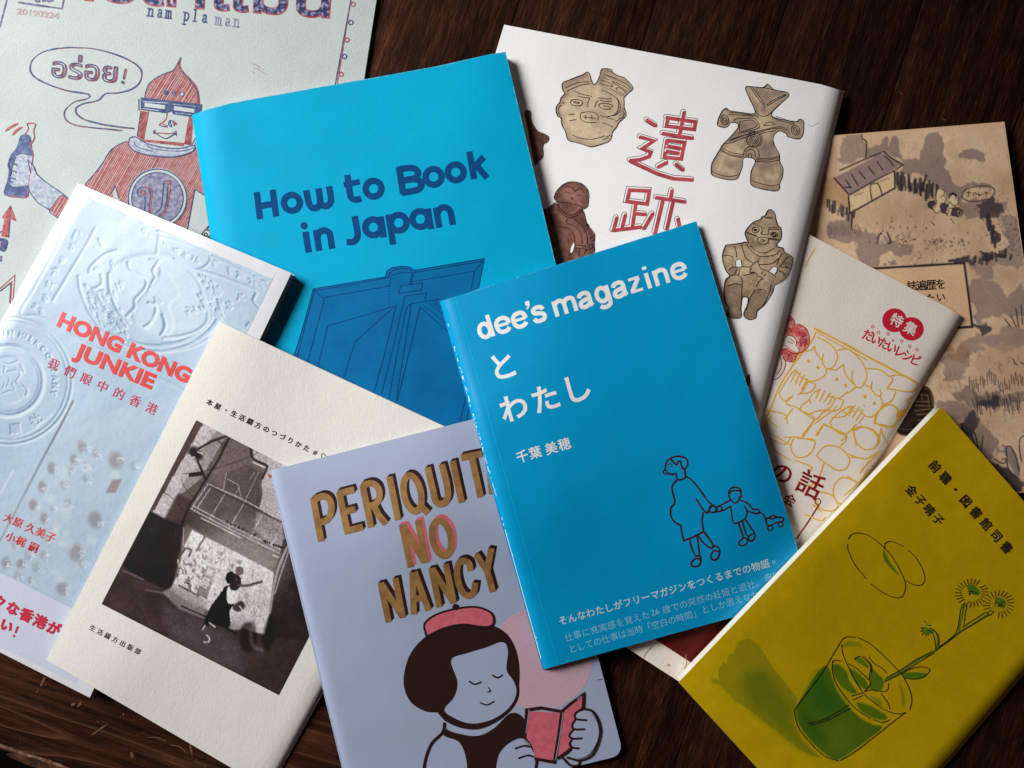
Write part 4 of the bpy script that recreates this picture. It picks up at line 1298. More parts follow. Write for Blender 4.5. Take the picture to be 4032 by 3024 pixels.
# red and black title
strokes = ['285,210 385,275', '205,410 365,455 230,545 330,590 310,640 200,680 85,690', '100,700 250,770 420,850 600,905 820,920',
           '520,180 860,230 845,320 515,280 530,185', '725,120 700,240 665,400', '475,370 820,425', '535,450 730,475 690,670 490,650 520,450', '540,520 680,545', '525,580 655,605',
           '420,765 515,715', '630,735 710,800',
           '75,1040 310,1050 285,1205 45,1175 75,1040', '150,1200 110,1480', '150,1320 260,1330', '-75,1370 -110,1500', '-120,1520 210,1480', '350,1325 250,1495', '25,1340 -15,1500',
           '580,1050 565,1130', '395,1130 730,1180', '470,1170 380,1550', '590,1190 520,1500', '650,1390 670,1480 690,1560']
k = Ink(dogu, 'title_lettering', ink_mat('red_brush', tgt('#ab454b', .72), tgt('#8c3038', .72), 220, lo=.4, hi=.62), 2)
for s_ in strokes: k.line(F(2453.5, 404, .33144), s_, 14.5, smooth=False)
k.done()
k = Ink(dogu, 'title_lettering', bk, 1)
for s_ in strokes:
    k.line(KJ, s_, 22, smooth=False)
k.done()
k = Ink(dogu, 'title_lettering', white_m, 1)
k.k = 3
for s_ in strokes:
    k.line(KJ, s_, 17, smooth=False)
for i in range(len(k.Z)): k.Z[i] = k.Z[i] * .3 + 4.9e-5 * .9
k.done()
# figure with spread arms
body = '615,150 660,135 840,150 905,105 985,175 1150,210 1180,240 1165,275 1080,350 970,460 960,520 1060,560 1270,595 1310,568 1355,570 1375,610 1368,740 1340,800 1290,820 1160,790 1150,755 1060,715 1000,750 970,830 1000,920 1050,1010 1060,1080 1060,1120 1100,1200 1095,1310 1060,1400 1055,1470 1000,1500 860,1480 740,1450 685,1410 678,1340 690,1240 740,1120 725,1085 680,1065 600,1062 578,1090 570,1180 530,1290 500,1340 420,1355 290,1335 180,1295 165,1240 175,1140 230,1040 270,970 330,880 420,790 510,680 515,630 480,605 410,610 390,650 330,672 250,645 250,590 290,490 335,430 370,420 405,450 560,475 720,490 730,430 640,240'
P.clay(DG2, body, seed=9, sc=30, **CL)
k = Ink(dogu, 'figurine_drawing', bk, 3)
k.line(DG2, body, 3.0, closed=True, wob=.3)
k.line(DG2, '680,150 760,270 860,395 860,415|700,145 790,260 870,375|885,375 980,310 1140,235|890,395 1000,325 1100,270 1150,245|730,435 780,500 850,525 920,500 970,455|840,150 985,178', 2.3)
k.line(DG2, '410,470 560,490 740,515 790,545|400,500 700,520|460,590 480,560 620,550 740,560 790,640 780,680 640,720 520,745|535,590 700,575 760,650 640,700 540,715 540,590|840,650 920,600 1000,630 860,650|320,880 420,870 600,800 750,750 900,700 1060,680 1150,720|400,850 600,770 850,700 1060,660 1160,700|780,770 850,740 1000,710|400,830 560,780 700,740|960,540 1100,590 1250,620|1000,520 1250,605', 2.0)
for r_ in (105, 85, 60, 40, 18): k.ring(DG2, 725, 825, r_, 2)
for sc_, cx, cy, hx in ((1, 340, 570, 45), (1, 1265, 705, 50)):
    for r_ in (1, .62, .3): k.ring(DG2, cx, cy, hx * r_ * 1.1, 2.2, ry=65 * r_, rot=-.2)
k.line(DG2, '300,905 310,940 440,1000 580,1025|285,955 430,1025 580,1050|280,970 430,1040 570,1065|760,1070 900,1075 1055,1045|750,1090 900,1095 1060,1065|740,1110 900,1120 1055,1095|590,1050 590,990 640,930 720,920 780,970 790,1060|620,1050 620,990 670,955 720,965 745,1050|650,1055 655,1015 685,1010 690,1060|170,1240 280,1290 400,1310 520,1290|690,1360 800,1400 940,1430 1050,1415|300,930 330,880|340,440 400,440', 2.2)
for i in range(8): k.dot(DG2, 510 + i * 32, 545 - i * 2, 4)
for i in range(6): k.dot(DG2, 880 + i * 30, 600 + i * 5, 4)
k.done()
# seated figure
seat = '700,165 735,100 760,85 800,95 830,140 840,200 870,290 905,320 915,380 910,460 850,555 940,590 950,630 1040,690 1065,740 1030,880 960,990 850,1060 830,1065 790,1180 700,1320 640,1370 590,1420 590,1480 560,1510 490,1520 430,1480 430,1420 470,1330 480,1240 410,1230 385,1380 395,1440 380,1495 300,1500 220,1480 205,1430 225,1370 180,1280 165,1150 185,1010 240,950 190,880 150,760 145,670 170,600 190,550 250,540 400,520 440,505 480,515 445,420 450,360 540,255 640,210 660,180'
P.clay(DG3, seat, (142, 122, 98), (176, 156, 128), (118, 98, 80), seed=5, sc=26)
P.blob(DG3, 700, 400, 150, (178, 160, 132), .35)
k = Ink(dogu, 'seated_figurine_drawing', white_m, 3)
k.fill(DG3, '325,760 340,738 385,742 400,830 330,830|750,895 790,845 840,830 862,850 830,930 790,910').done()
k = Ink(dogu, 'seated_figurine_drawing', bk, 4)
k.line(DG3, seat, 3.2, closed=True, wob=.3)
k.line(DG3, '325,830 320,760 345,735 385,742 400,830|750,895 800,838 855,835 860,880 830,930|220,880 280,840 500,832 510,870 500,905 560,900 600,940 680,990|420,945 580,905|340,850 305,920|375,850 350,940|240,950 330,935 395,980 400,1060 390,1300 380,1400|215,1080 300,1050 395,1065|580,1095 640,1000 680,990|570,1130 500,1250 450,1400|780,1060 760,1150 700,1290 640,1370|600,1130 680,1130 730,1180|510,830 590,760 620,800 650,850 800,920 840,970|650,925 680,890|680,955 705,920|600,740 620,750 600,770|890,830 1000,840 1030,860|880,885 930,900 955,950|160,680 240,685 290,710|300,565 325,640 330,710|390,540 420,640 450,720 540,780|920,650 850,800|1000,690 890,830|460,540 520,620 620,690 720,695 830,670 900,610|510,550 580,620 700,650 820,590|620,800 780,790 880,720|690,190 800,205|720,180 800,185|545,260 620,300 690,330|735,325 860,315|740,345 885,340|460,375 600,430|465,390 590,435|740,455 885,470|745,465 880,485|650,330 670,370 645,400 735,410 745,350|595,480 610,450 680,445 740,460 745,500 700,535 620,520 595,480|640,485 670,475 700,490 660,500', 2.3)
k.ring(DG3, 575, 350, 46, 2.4, ry=36, rot=-.2).ring(DG3, 818, 410, 46, 2.4, ry=30).dot(DG3, 572, 350, 24, 16).ring(DG3, 818, 410, 24, 3.5, ry=16)
for i in range(150):
    reg = random.choice([(230, 1090, 380, 1350), (500, 1150, 700, 1380), (480, 440, 800, 590), (440, 620, 880, 750), (180, 700, 300, 850), (920, 760, 1020, 830), (480, 950, 640, 1080)])
    x_, y_ = random.uniform(reg[0], reg[2]), random.uniform(reg[1], reg[3])
    k.path(DG3([[x_, y_], [x_ + random.uniform(-9, 9), y_ + random.uniform(-9, 9)]]), 1.8, caps=False)
k.done()
# dark figures half hidden by the blue cover
mk = '590,560 640,450 740,350 840,300 960,295 1080,330 1170,410 1205,510 1200,620 1185,730 1130,770 1085,790 1120,840 1160,1000 1210,1090 1305,1220 1300,1380 1305,1540 1100,1700 600,1750 480,1300 380,800 470,780 580,680 640,670'
P.clay(DG1, mk, (84, 52, 44), (118, 80, 68), (64, 40, 34), seed=4, sc=22, edge=14)
P.fill(DG1, '740,430 850,380 930,440 960,470 1050,420 1110,500 1080,640 1050,690 880,650 740,590', (150, 104, 90), .55, 18)
P.fill(DG1, '820,950 960,960 1100,1180 1140,1400 1000,1400 960,1240 840,1080', (130, 92, 80), .4, 14)
P.clay(FACE, '425,700 460,685 505,690 520,740 520,820 560,910 620,985 700,1020 770,1060 775,1110 740,1150 700,1170 690,1230 695,1290 690,1360 640,1410 600,1475 560,1440 480,1000', (84, 52, 44), (112, 74, 62), (64, 40, 34), seed=6, sc=22, edge=14)
k = Ink(dogu, 'dark_figurine_drawing', bk, 3)
k.line(DG1, '840,300 960,295 1080,330 1170,410 1205,510 1200,620 1185,730 1130,770 1085,790|590,560 640,450 740,350 840,300|590,560 600,610 640,650 580,680 470,780|640,645 850,670 1070,730 1085,780|660,680 700,770 800,860 900,880 1000,830 1060,780|640,680 690,820 830,925 940,910 1050,830 1085,790|780,390 850,375 920,410 960,465 1010,425 1070,425 1120,490|785,470 875,500|985,525 1065,538|1085,790 1120,840 1160,1000 1210,1090 1305,1220 1300,1380 1305,1540|950,950 1080,1070 1150,1180 1175,1300 1170,1410|820,950 810,1020 940,1070 1030,1160 1075,1280 1078,1390|600,1090 750,1090 880,1140 940,1250 955,1380 940,1480 850,1600|960,1410 1160,1430|965,1460 1230,1500|1050,1480 1020,1600|1150,1490 1120,1570', 2.4)
k.ring(DG1, 1235, 1435, 36, 2.5).ring(DG1, 1260, 1300, 30, 2.5).ring(DG1, 1180, 1070, 26, 2).dot(DG1, 905, 590, 12, 26)
k.line(FACE, '460,685 505,690 520,740 520,820 560,910 620,985 700,1020 770,1060 775,1110 740,1150 700,1170 690,1230 695,1290 690,1360 640,1410', 2.8)
k.done()
k = Ink(dogu, 'dark_figurine_drawing', white_m, 4); k.fill(DG1, '945,1375 945,1440 920,1520 885,1555 880,1510 900,1430').done()
# softer modelling inside the figures
P.fill(FACE, '990,400 985,290 1180,210 1290,160 1330,180 1200,250 1080,310|940,560 1000,430 1060,420 1010,500 985,560|905,650 940,600 990,590 930,640 930,720 900,720|1540,120 1560,90 1640,100 1600,180 1560,330 1520,320 1500,240|1790,700 1830,690 1860,740 1840,770 1800,730', (110, 90, 80), .45, 16)
P.fill(DG2, '740,180 1000,210 1080,230 960,300 860,370 800,280|540,590 700,570 760,650 660,700 540,710|460,760 700,690 780,740 640,790 400,860|1090,620 1200,640 1180,760 1150,700 1060,680|340,1110 500,1090 540,1130 480,1220 350,1180|800,900 960,830 1000,960 1020,1020 860,1060|780,1160 1040,1120 1000,1180 820,1220|820,380 900,380 880,460 830,470', (110, 92, 84), .5, 16)
for bx, by in ((780, 230), (900, 250), (850, 450), (600, 640), (640, 880), (880, 930), (420, 1180), (880, 1230), (960, 1260), (1230, 650)): P.blob(DG2, bx, by, 50, (112, 92, 84), .35)
P.fill(DG3, '225,1080 390,1080 395,1300 380,1480 250,1490 215,1440 230,1370|570,1130 650,1140 730,1200 640,1360 580,1480 480,1510 440,1450 480,1320|410,1180 500,1130 480,1230 420,1225|190,1000 230,990 215,1280 175,1200|240,880 330,850 330,940 260,940', (100, 82, 66), .55, 10)
P.fill(DG3, '470,430 560,470 700,560 560,570 500,500|520,560 620,620 720,640 830,570 700,620 560,580', (106, 88, 72), .45, 12)
P.grain(.025, 5); P.done('figurine_print', paper('dogu_print', (.8, .8, .8), .6, 1500, .4, vary=.03, attr='print'), 1 / E_['dogu'], lvl=0.6)
k = Ink(dogu, 'stray_hair', bk, 1); k.line(DG2, '1435,635 1490,655 1575,605', 1.3, caps=False).done()
k = Ink(dogu, 'lower_drawing', umber, 1); k.fill(RC, '85,935 105,930 100,1010 60,1010').done()

# ------------------------------------------------------------------ 5 large blue book
bc = tgt('#009ac2', E_['blue'])
blue = Book('large_blue_book', 'large bright blue paperback with dark blue title and open-book line drawing', 'book',
            [(757, 449), (1990, 200), (2399, 1928), (1030, 2190)], .006,
            paper('blue_cover', bc, .5, 1700, .22, spec=.06, vary=.06), page_mat('blue_pages', (.72, .70, .66)), 'L', roll=.95, roll_r=.016, stiff=1.5, seed=6,
            bulge=((0, .04, .12, .3, .45, .62, .78, .95, 1), (4, -6, -12, -8, -3, 2, 6, 1, 4)))
nv = ink_mat('navy_title_ink', tgt('#08467e', 1.0), tgt('#063f76', 1.0), 300, rough=.6, spec=.06)
k = Ink(blue, 'title_lettering', nv, 2)
WB = 24.5
def st(s, w=WB, caps=False, smooth=True): k.line(Z2, s, w, smooth=smooth, caps=caps)
st('458,968 478,1124'); st('550,954 571,1109'); st('470,1050 565,1034')
k.ring(Z2, 662, 1030, 46, WB); 
st('745,957 756,1015 770,1050 792,1062 815,1052 826,1025 817,946'); st('822,1010 836,1042 862,1049 884,1032 889,1000 877,934')
st('984,868 998,970 1008,1002 1034,1012 1064,1004'); st('964,926 1056,908', 21)
k.ring(Z2, 1136, 948, 46, WB)
st('1284,824 1308,978'); st('1275,837 1345,827 1382,836 1394,858 1382,882 1352,894 1295,902'); st('1295,902 1360,892 1402,902 1414,926 1400,950 1360,962 1300,972')
k.ring(Z2, 1485, 879, 46, WB); k.ring(Z2, 1613, 853, 46, WB)
st('1692,732 1720,892'); st('1716,828 1776,764'); st('1732,812 1795,884')
st('741,1198 760,1318'); k.dot(Z2, 733, 1163, 21)
st('802,1188 821,1308'); st('808,1232 822,1200 850,1190 876,1202 886,1232 896,1296')
st('1026,1108 1043,1205 1037,1240 1015,1257 980,1258')
k.ring(Z2, 1134, 1172, 46, WB); st('1176,1110 1195,1230')
st('1222,1098 1250,1272'); k.ring(Z2, 1282, 1146, 46, WB)
k.ring(Z2, 1408, 1124, 46, WB); st('1450,1064 1470,1182')
st('1498,1058 1518,1174'); st('1504,1100 1520,1066 1548,1056 1574,1068 1586,1098 1597,1158')
k.done()
k = Ink(blue, 'open_book_drawing', ink_mat('deep_blue_ink', tgt('#056aa2', 1.02), tgt('#04639a', 1.02), 60, rough=.6, spec=.06), 1)
k.fill(HT, '430,438 700,392 955,350 965,305 1010,282 1080,272 1140,280 1168,302 1400,262 1672,217 1625,440 1850,1300 1900,1700 1370,1900 700,1500 290,925', smooth=False).done()
k = Ink(blue, 'open_book_drawing', nv, 2)
k.line(HT, '430,438 700,392 955,350|445,450 700,408 990,352|430,438 360,700 290,925|440,450 372,700 312,935|445,450 510,515 450,740 390,965|510,500 985,415|955,350 962,310 1000,284 1065,272 1130,278 1168,302|1165,305 1140,400|980,350 985,322 1020,297 1080,287 1130,295 1148,322|1000,340 1060,320 1130,320 1145,330 1130,400|1168,302 1672,217|1165,318 1660,235|1672,217 1630,430|1660,235 1600,310 1575,440|1600,310 1150,385|990,350 985,420|1065,415 1225,395 1215,445 1050,472 1065,415|1095,490 1250,467 1240,520|1095,490 1000,900 925,1200|1105,575 1040,900 980,1230|1105,575 1140,545 1360,510|1140,555 1085,900 1030,1255|1205,570 1125,900 1040,1250|1030,560 950,900 870,1190|535,705 800,630 1025,560 740,815 690,950 655,1080|535,705 500,850 465,1000|1205,570 1400,740|1240,565 1400,690|1280,550 1400,640|1310,545 1380,590|1320,510 1325,550|1540,1210 1495,1400|1570,1270 1540,1400', 3.2, smooth=False)
for i in range(7): k.line(HT, f'980,{430 + i * 22} 979,{438 + i * 22}', 3)
k.done()

edge_pale = ink_mat('rubbed_edge', tgt('#7fc4dc', .9), tgt('#2ba6cc', .9), 900, lo=.4, hi=.6)
def rub(book, mat, u0, v0, u1, v1, w, n=60, gap=.35):
    """pale rubbed fibres along a cover edge"""
    k = Ink(book, 'edge_wear', mat, 1)
    t = np.linspace(0, 1, n + 1)
    P_ = book.uv2px(u0 + (u1 - u0) * t, v0 + (v1 - v0) * t)
    for i in range(n):
        if random.random() > gap: k.path(P_[i:i + 2], w * random.uniform(.5, 1.3), caps=False)
    k.done()
rub(blue, edge_pale, .01, .0012, .99, .0012, 2.4, 70, .25); rub(blue, edge_pale, .9985, .01, .9985, .9, 2.4, 80, .2)
k = Ink(blue, 'corner_crease', edge_pale, 2)
k.line(PX, '1965,222 1972,212 1984,214|1984,214 1990,262|1700,262 1712,268', 2, taper=True, caps=False); k.done()

# ------------------------------------------------------------------ 6 pale blue book with embossed-looking print
hk = Book('pale_blue_book', 'thick pale blue book with red capitals over an embossed-tin print', 'book',
          [(306, 722), (1147, 1075), (353, 2747), (-560, 2285)], .0072,
          paper('hk_cover', tgt('#e6e8ee', E_['hk']), .35, 1500, .12, spec=.5, vary=.02), page_mat('hk_pages', (.40, .34, .29)), 'L', roll=.35, roll_r=.009, stiff=1.6, seed=7)
SH = (92, 124, 158); HI = (232, 245, 252); BR = (150, 130, 130)
P = Paint(hk, [(318, 746), (1090, 1068), (300, 2690), (-540, 2290)], 3.3, (182, 206, 228))
P.c += ((fbm(P.x / 160, P.y / 160, 2, 3) - .5) * 22)[..., None]
def relief(fr, s, w=4, a=.75, **kw):
    P.raise_(fr, s, w * .9 + 5.5, a)
def relief_text(ch, fr, x, y, em, ang, h=.8):
    c_ = fr([[x, y]])[0]; d_ = np.array([math.cos(ang), math.sin(ang)]); u_ = np.array([math.sin(ang), -math.cos(ang)])
    for L in glyph(ch)[2]:
        q = L - np.array([.33 if ord(ch) < 256 else .5, .36])
        P.raise_(PX, c_ + np.outer(q[:, 0] * em, d_) + np.outer(q[:, 1] * em, u_), 4.4, h, smooth=False, closed=True)
# darker sunken areas
P.fill(HK1, '690,0 400,520 160,610 480,0', (176, 202, 225), .8, 14, smooth=False)
P.fill(HK1, '800,300 950,200 1150,180 1330,230 1450,400 1510,650 1400,760 1200,790 1000,700 850,600 790,450', (196, 216, 234), .9, 20)
# spine strip
P.fill(HK1, '330,-330 455,-270 -120,890 -400,890', (176, 200, 222), .95, 5, smooth=False)
P.stroke(HK1, '478,-270 250,180 130,430 0,800 -160,1180', 6, (238, 243, 250), .95, 4)
P.stroke(HK1, '492,-262 262,190 145,430 15,800 -140,1190', 4, (150, 172, 196), .8, 4)
relief(HK1, '690,0 640,100 520,300 385,525', 6); relief(HK1, '480,0 380,200 240,450 150,620 300,640 480,760 640,840 900,960 1100,1060 1340,1175', 6, .7)
relief(HK1, '1160,20 1140,180'); relief(HK1, '1175,130 1420,300 1520,190 1180,60 1170,120', 5); relief(HK1, '1150,20 1300,70 1650,210 1990,360 1900,600 1820,740', 5, 1.02)
relief(HK1, '1540,200 1700,280 1830,350 1980,440|1440,300 1600,350 1850,450 1840,520 1900,600', 4, 1.02)
relief(HK1, '1270,220 1380,310 1450,400 1500,530 1512,650 1480,710 1400,760 1280,790 1190,795', 7, 1.0)
relief(HK1, '930,250 950,300 1060,370 1050,440 980,520 980,570 920,640|1150,240 1110,310 1130,350 1080,440|1080,540 1130,560 1130,620 1090,690 1050,715|1180,630 1205,700 1170,775|720,80 745,130|650,320 660,280 760,190 850,160|690,440 740,400 735,340', 6, 1.0)
relief(HK1, '570,350 585,450 640,590 700,680 780,760 900,800|790,330 800,450 860,600 940,680', 5, 1.02)
relief(HK1, '1100,860 1300,880 1420,850 1510,800|1180,840 1400,810 1520,740', 5, .7)
for i in range(62):   # beading around the medallion
    t = i / 61
    a = math.radians(200 + t * 150)
    for r_ in (1.0, 1.12):
        bx = 1130 + 430 * r_ * math.cos(a) * (-1) * 1.0; by = 520 - 330 * r_ * math.sin(a)
        relief(HK1, f'{bx},{by} {bx + 14},{by + 8}', 5, 1.02)
for i in range(170):  # dotted field left and right of the medallion
    sx = random.random(); sy = random.random()
    if random.random() < .55: bx = 600 + sx * 230 + sy * 130; by = 400 + sy * 380 + sx * 60
    else: bx = 1420 + sx * 170 + sy * 30; by = 320 + sy * 260 + sx * 80
    relief(HK1, f'{bx},{by} {bx + 12},{by + 16}', 4.5, 1.02)
for i in range(34):
    bx = 590 + i * 8; by = 400 + i * 10; P.stroke(HK1, f'{bx},{by} {bx + 34},{by - 10}', 2.5, SH, .5, 3)
for gx, gy, s_ in ((560, 30, 45), (520, 130, 40), (455, 215, 42), (400, 300, 40), (360, 400, 46), (330, 500, 40), (290, 600, 46), (250, 560, 30), (1060, 20, 40), (1200, 120, 30), (1280, 150, 34), (1340, 190, 36), (1420, 225, 38), (1560, 245, 45), (1650, 290, 48), (1740, 330, 50), (1830, 370, 44), (1900, 400, 40), (870, 400, 50), (1380, 580, 60), (1140, 520, 40), (1660, 560, 50), (1740, 500, 45), (820, 250, 36), (700, 290, 30), (1880, 640, 40), (1820, 690, 40), (1580, 600, 30)):
    for q in range(6):
        x_ = gx + random.uniform(-s_, s_) * .5; y_ = gy + random.uniform(-s_, s_) * .5; a = random.choice([.4, .4 + 1.57, 1.0])
        relief(HK1, f'{x_},{y_} {x_ + s_ * .45 * math.cos(a)},{y_ + s_ * .45 * math.sin(a)}', 3.2, .75)
# lower medallion with lettering
MC = (60, 1105)
for r_, w_, a_ in ((462, 5, .8), (432, 3, .5), (252, 12, 1.3), (228, 4, .5)):
    relief(HK1, ' '.join(f'{MC[0] + r_ * math.cos(a):.0f},{MC[1] + r_ * math.sin(a):.0f}' for a in np.radians(np.arange(-115, 120, 7))), w_, a_)
for ch, dg in zip('SUNMILKCOMPANY', (-106, -97, -87, -74, -66, -60, -52, -42, -32, -20, -11, -3, 6, 15)):
    a = math.radians(dg); relief_text(ch, HK1, MC[0] + 345 * math.cos(a), MC[1] + 345 * math.sin(a), 29, a + math.pi / 2, .95)
P.plateau(HK1, '-60,980 20,930 110,930 170,990 150,1080 190,1140 170,1230 80,1270 0,1240 -60,1180', .7, 16)
relief(HK1, '-20,960 60,985 130,960|40,1000 30,1050 70,1090 50,1150|110,1010 150,1060 120,1110 160,1160|20,1200 80,1180 130,1215|60,1040 110,1030 150,1040|0,1080 40,1110 20,1160|170,1140 200,1170 190,1210|90,1120 110,1170|-10,1010 10,1050|150,990 175,1040', 5, 1.2)
relief_text('順', HK2, 112, 165, 44, math.radians(-8)); relief_text('社', HK2, 262, 100, 44, math.radians(-34))
P.stroke(HK2, '-100,60 0,80 120,70 250,0', 6, HI, .6, 6)
P.stroke(HK2, '-60,245 100,235 250,170 380,60', 5, HI, .8, 6)
# stepped grey bar and blurred round marks
P.stroke(HK2, '530,-40 440,140 300,400 150,690 0,975 -60,1090', 9, (132, 132, 146), .95, 3, smooth=False)
P.stroke(HK2, '552,-40 400,270', 3, HI, .5, 5).stroke(HK2, '95,470 0,640', 5, HI, .8, 8)
P.fill(HK2, '560,60 1260,-60 900,560 700,900 500,1480 0,1210 -200,1120 330,380', (196, 214, 230), .5, 40, smooth=False)
for cx, cy, r_ in ((595, 295, 46), (690, 345, 34), (535, 385, 38), (510, 468, 34), (375, 450, 46), (305, 585, 44), (460, 565, 36), (240, 715, 44), (490, 705, 36), (320, 810, 40), (690, 820, 66), (840, 390, 66), (550, 1060, 60), (45, 1135, 44), (150, 1140, 38), (265, 1170, 36), (450, 1320, 52), (125, 1235, 34), (220, 1260, 30), (100, 1000, 34), (200, 1080, 32), (310, 1075, 30), (620, 520, 30), (620, 430, 26), (390, 880, 30), (340, 960, 28), (380, 740, 26), (970, 430, 36), (590, 1140, 30)):
    P.blob(HK2, cx, cy, r_ * random.uniform(.8, 1.0), BR, .62 if r_ > 36 else .3, ry=r_ * random.uniform(1.0, 1.25)); P.blob(HK2, cx + r_ * .3, cy + r_ * .4, r_ * .7, (150, 168, 190), .35)
    for q in range(7):
        x_ = cx + r_ * .7 + random.uniform(-18, 18); y_ = cy + random.uniform(-20, 30); a = random.uniform(0, 3.1)
        P.stroke(HK2, f'{x_},{y_} {x_ + 26 * math.cos(a)},{y_ + 26 * math.sin(a)}', 2.6, (236, 244, 250), .8, 3)
P.fill(HK2, '820,525 885,530 840,630 768,628', BR, .75, 8, smooth=False)
for i in range(26):
    x_ = random.uniform(250, 900); y_ = random.uniform(300, 1300)
    if x_ + y_ * .5 < 480 or x_ + y_ * .55 > 1250: continue
    P.blob(HK2, x_, y_, random.uniform(20, 50), (226, 238, 248), .4)
P.plateau(HK1, '800,300 950,200 1150,180 1330,230 1450,400 1510,650 1400,760 1200,790 1000,700 850,600 790,450', .8, 22)
P.plateau(HK1, '1080,230 1130,220 1160,300 1120,400 1040,480 980,560 960,640 1000,700 1080,720 1100,660 1150,600 1130,560 1180,620 1190,760 1240,760 1260,680 1230,560 1300,480 1260,380 1200,300', .8, 14)
P.H += (fbm(P.x / 26, P.y / 26, 8, 3) - .5) * .35
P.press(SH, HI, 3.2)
for i in range(34): pass
P.fill(HK2, '0,1208 250,1330 540,1475 760,1580 760,2300 -800,1700 -600,1000', (216, 222, 242), 1, 4, smooth=False)
# white margins
P.fill(PX, '318,700 1200,1050 1130,1110 1062,1094 322,764', (230, 232, 238), 1, 3, smooth=False)
P.fill(HK1, '2020,355 2150,330 1500,1700 1400,1700', (230, 232, 238), 1, 3, smooth=False)
P.grain(.035, 5)
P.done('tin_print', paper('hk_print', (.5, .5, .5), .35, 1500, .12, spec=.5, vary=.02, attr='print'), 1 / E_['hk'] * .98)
hred = ink_mat('red_title_ink', tgt('#cf3c38', 1.02), tgt('#cb3834', 1.02), 200, rough=.4, spec=.45)
k = Ink(hk, 'title_lettering', hred, 3)
latin(k, 'HONG KONG', HK1, (418, 704), (1352, 1117), 80, 8.5)
latin(k, 'JUNKIE', HK1, (536, 926), (1094, 1160), 80, 8.5)
k.done()
k = Ink(hk, 'subtitle_lettering', ink_mat('crimson_ink', tgt('#c23a5a', 1.02)), 3)
chars(k, '我們眼中的香港', HK1, (390, 985), (1100, 1305), 47, .6); k.done()
k = Ink(hk, 'author_lettering', hred, 3)
chars(k, '大原', HK2, (62, 812), (132, 842), 40, 1.2); chars(k, '久美子', HK2, (222, 884), (368, 948), 40, 1.2); chars(k, '小梶', HK2, (78, 948), (152, 980), 40, 1.2); chars(k, '嗣', HK2, (245, 1022), (245, 1022), 40, 1.2, ang=math.radians(24))
k.done()
k = Ink(hk, 'blurb_lettering', ink_mat('deep_pink_ink', tgt('#c02440', 1.02)), 3)
chars(k, 'クな香港が', G3, (-5, 268), (390, 460), 53, 5, ang=math.radians(24)); chars(k, 'い', G3, (48, 440), (48, 440), 52, 5.5, ang=math.radians(24))
k.line(G3, '132,445 112,495', 8, caps=False).dot(G3, 102, 515, 9)
k.done()

# ------------------------------------------------------------------ 7 cream booklet with a street photograph
gp = tgt('#dedcd5', E_['grey'])
grey = Book('cream_booklet', 'cream textured booklet with a monochrome street photograph of a shop front', 'booklet',
            [(862, 1266), (1823, 1714), (1060, 3110), (182, 2598)], .0032,
            paper('cream_card', gp, .85, 900, .5, stretch=(1, .45, 1), rot=math.radians(-25), vary=.025), page_mat('cream_pages', (.72, .7, .63)), 'R', roll=1.0, roll_r=.011, stiff=1.2, seed=8)
P = Paint(grey, [(773, 1654), (1471, 2013), (1098, 2737), (400, 2378)], 3.0, (104, 94, 94))
# tall building, sky
P.fill(GB, '1468,395 1500,330 2400,700 2500,1500 1740,1110 1530,980 1560,850 1545,700 1600,620 1590,570 1470,500', (168, 164, 166), 1, 4, smooth=False)
P.fill(GB, '960,150 1230,280 1180,330 960,700 800,830 740,850 490,1010 700,600 900,250', (150, 146, 146), .95, 4, smooth=False)
P.fill(GB, '975,165 1120,230 960,430 960,560 820,700 730,860 610,1095 485,1012 700,620 800,430', (184, 180, 182), .95, 6, smooth=False)
for i in range(60):
    x0 = 985 - i * 8.4; y0 = 175 + i * 14
    P.stroke(GB, f'{x0},{y0} {x0 + 150 - i * .6},{y0 + 70}', 1.8, (128, 120, 122), .6, 2.5)
P.fill(GB, '910,130 985,165 500,1020 430,985', (86, 72, 70), 1, 4, smooth=False)
P.fill(GB, '1240,280 1470,395 1460,510 1590,560 1580,640 1540,760 1540,880 1500,1000 1180,800 1020,700 1100,560', (112, 102, 102), 1, 5, smooth=False, tex=.1)
P.fill(GB, '1180,700 1220,640 1420,560 1560,640 1540,760 1550,860 1520,980 1380,900 1200,800', (92, 82, 82), .9, 10, smooth=False)
P.fill(GB, '860,900 740,850 600,1100 800,1180 900,980', (76, 64, 62), .9, 14, smooth=False)
P.stroke(GB, '1215,285 1060,340 940,410|930,530 980,640 1010,710', 9, (50, 38, 36), 1, 4, smooth=False)
P.stroke(GB, '1240,295 1130,520 1010,710 850,960 770,1160', 8, (46, 34, 33), 1, 4, smooth=False)
P.stroke(GB, '1130,335 1170,370 1165,440|1200,350 1165,450', 4, (60, 48, 46))
P.blob(GB, 890, 440, 62, (52, 40, 38), .95); P.blob(GB, 940, 480, 50, (52, 40, 38), .95); P.stroke(GB, '900,360 915,375|850,470 870,500 900,490|930,440 980,460', 4, (206, 200, 196))
P.fill(GB, '840,645 975,625 980,670 850,685', (50, 38, 36), 1, 3, smooth=False)
P.stroke(GB, '1545,430 1400,500 1170,580 980,630|780,650 840,650|590,820 700,900 800,1010|770,700 800,780 870,860 920,920', 2.2, (48, 40, 40), .9)
P.stroke(GB, '1440,380 1465,500 1590,565 1600,600 1555,700', 8, (52, 44, 44), 1, 3)
P.stroke(GB, '1465,540 1580,590', 5, (205, 200, 200))
P.stroke(GB, '1520,640 1400,890|1440,700 1480,640|1210,700 1330,770 1290,860|1330,790 1350,870|1210,640 1180,800', 2.4, (170, 164, 164), 1.02)
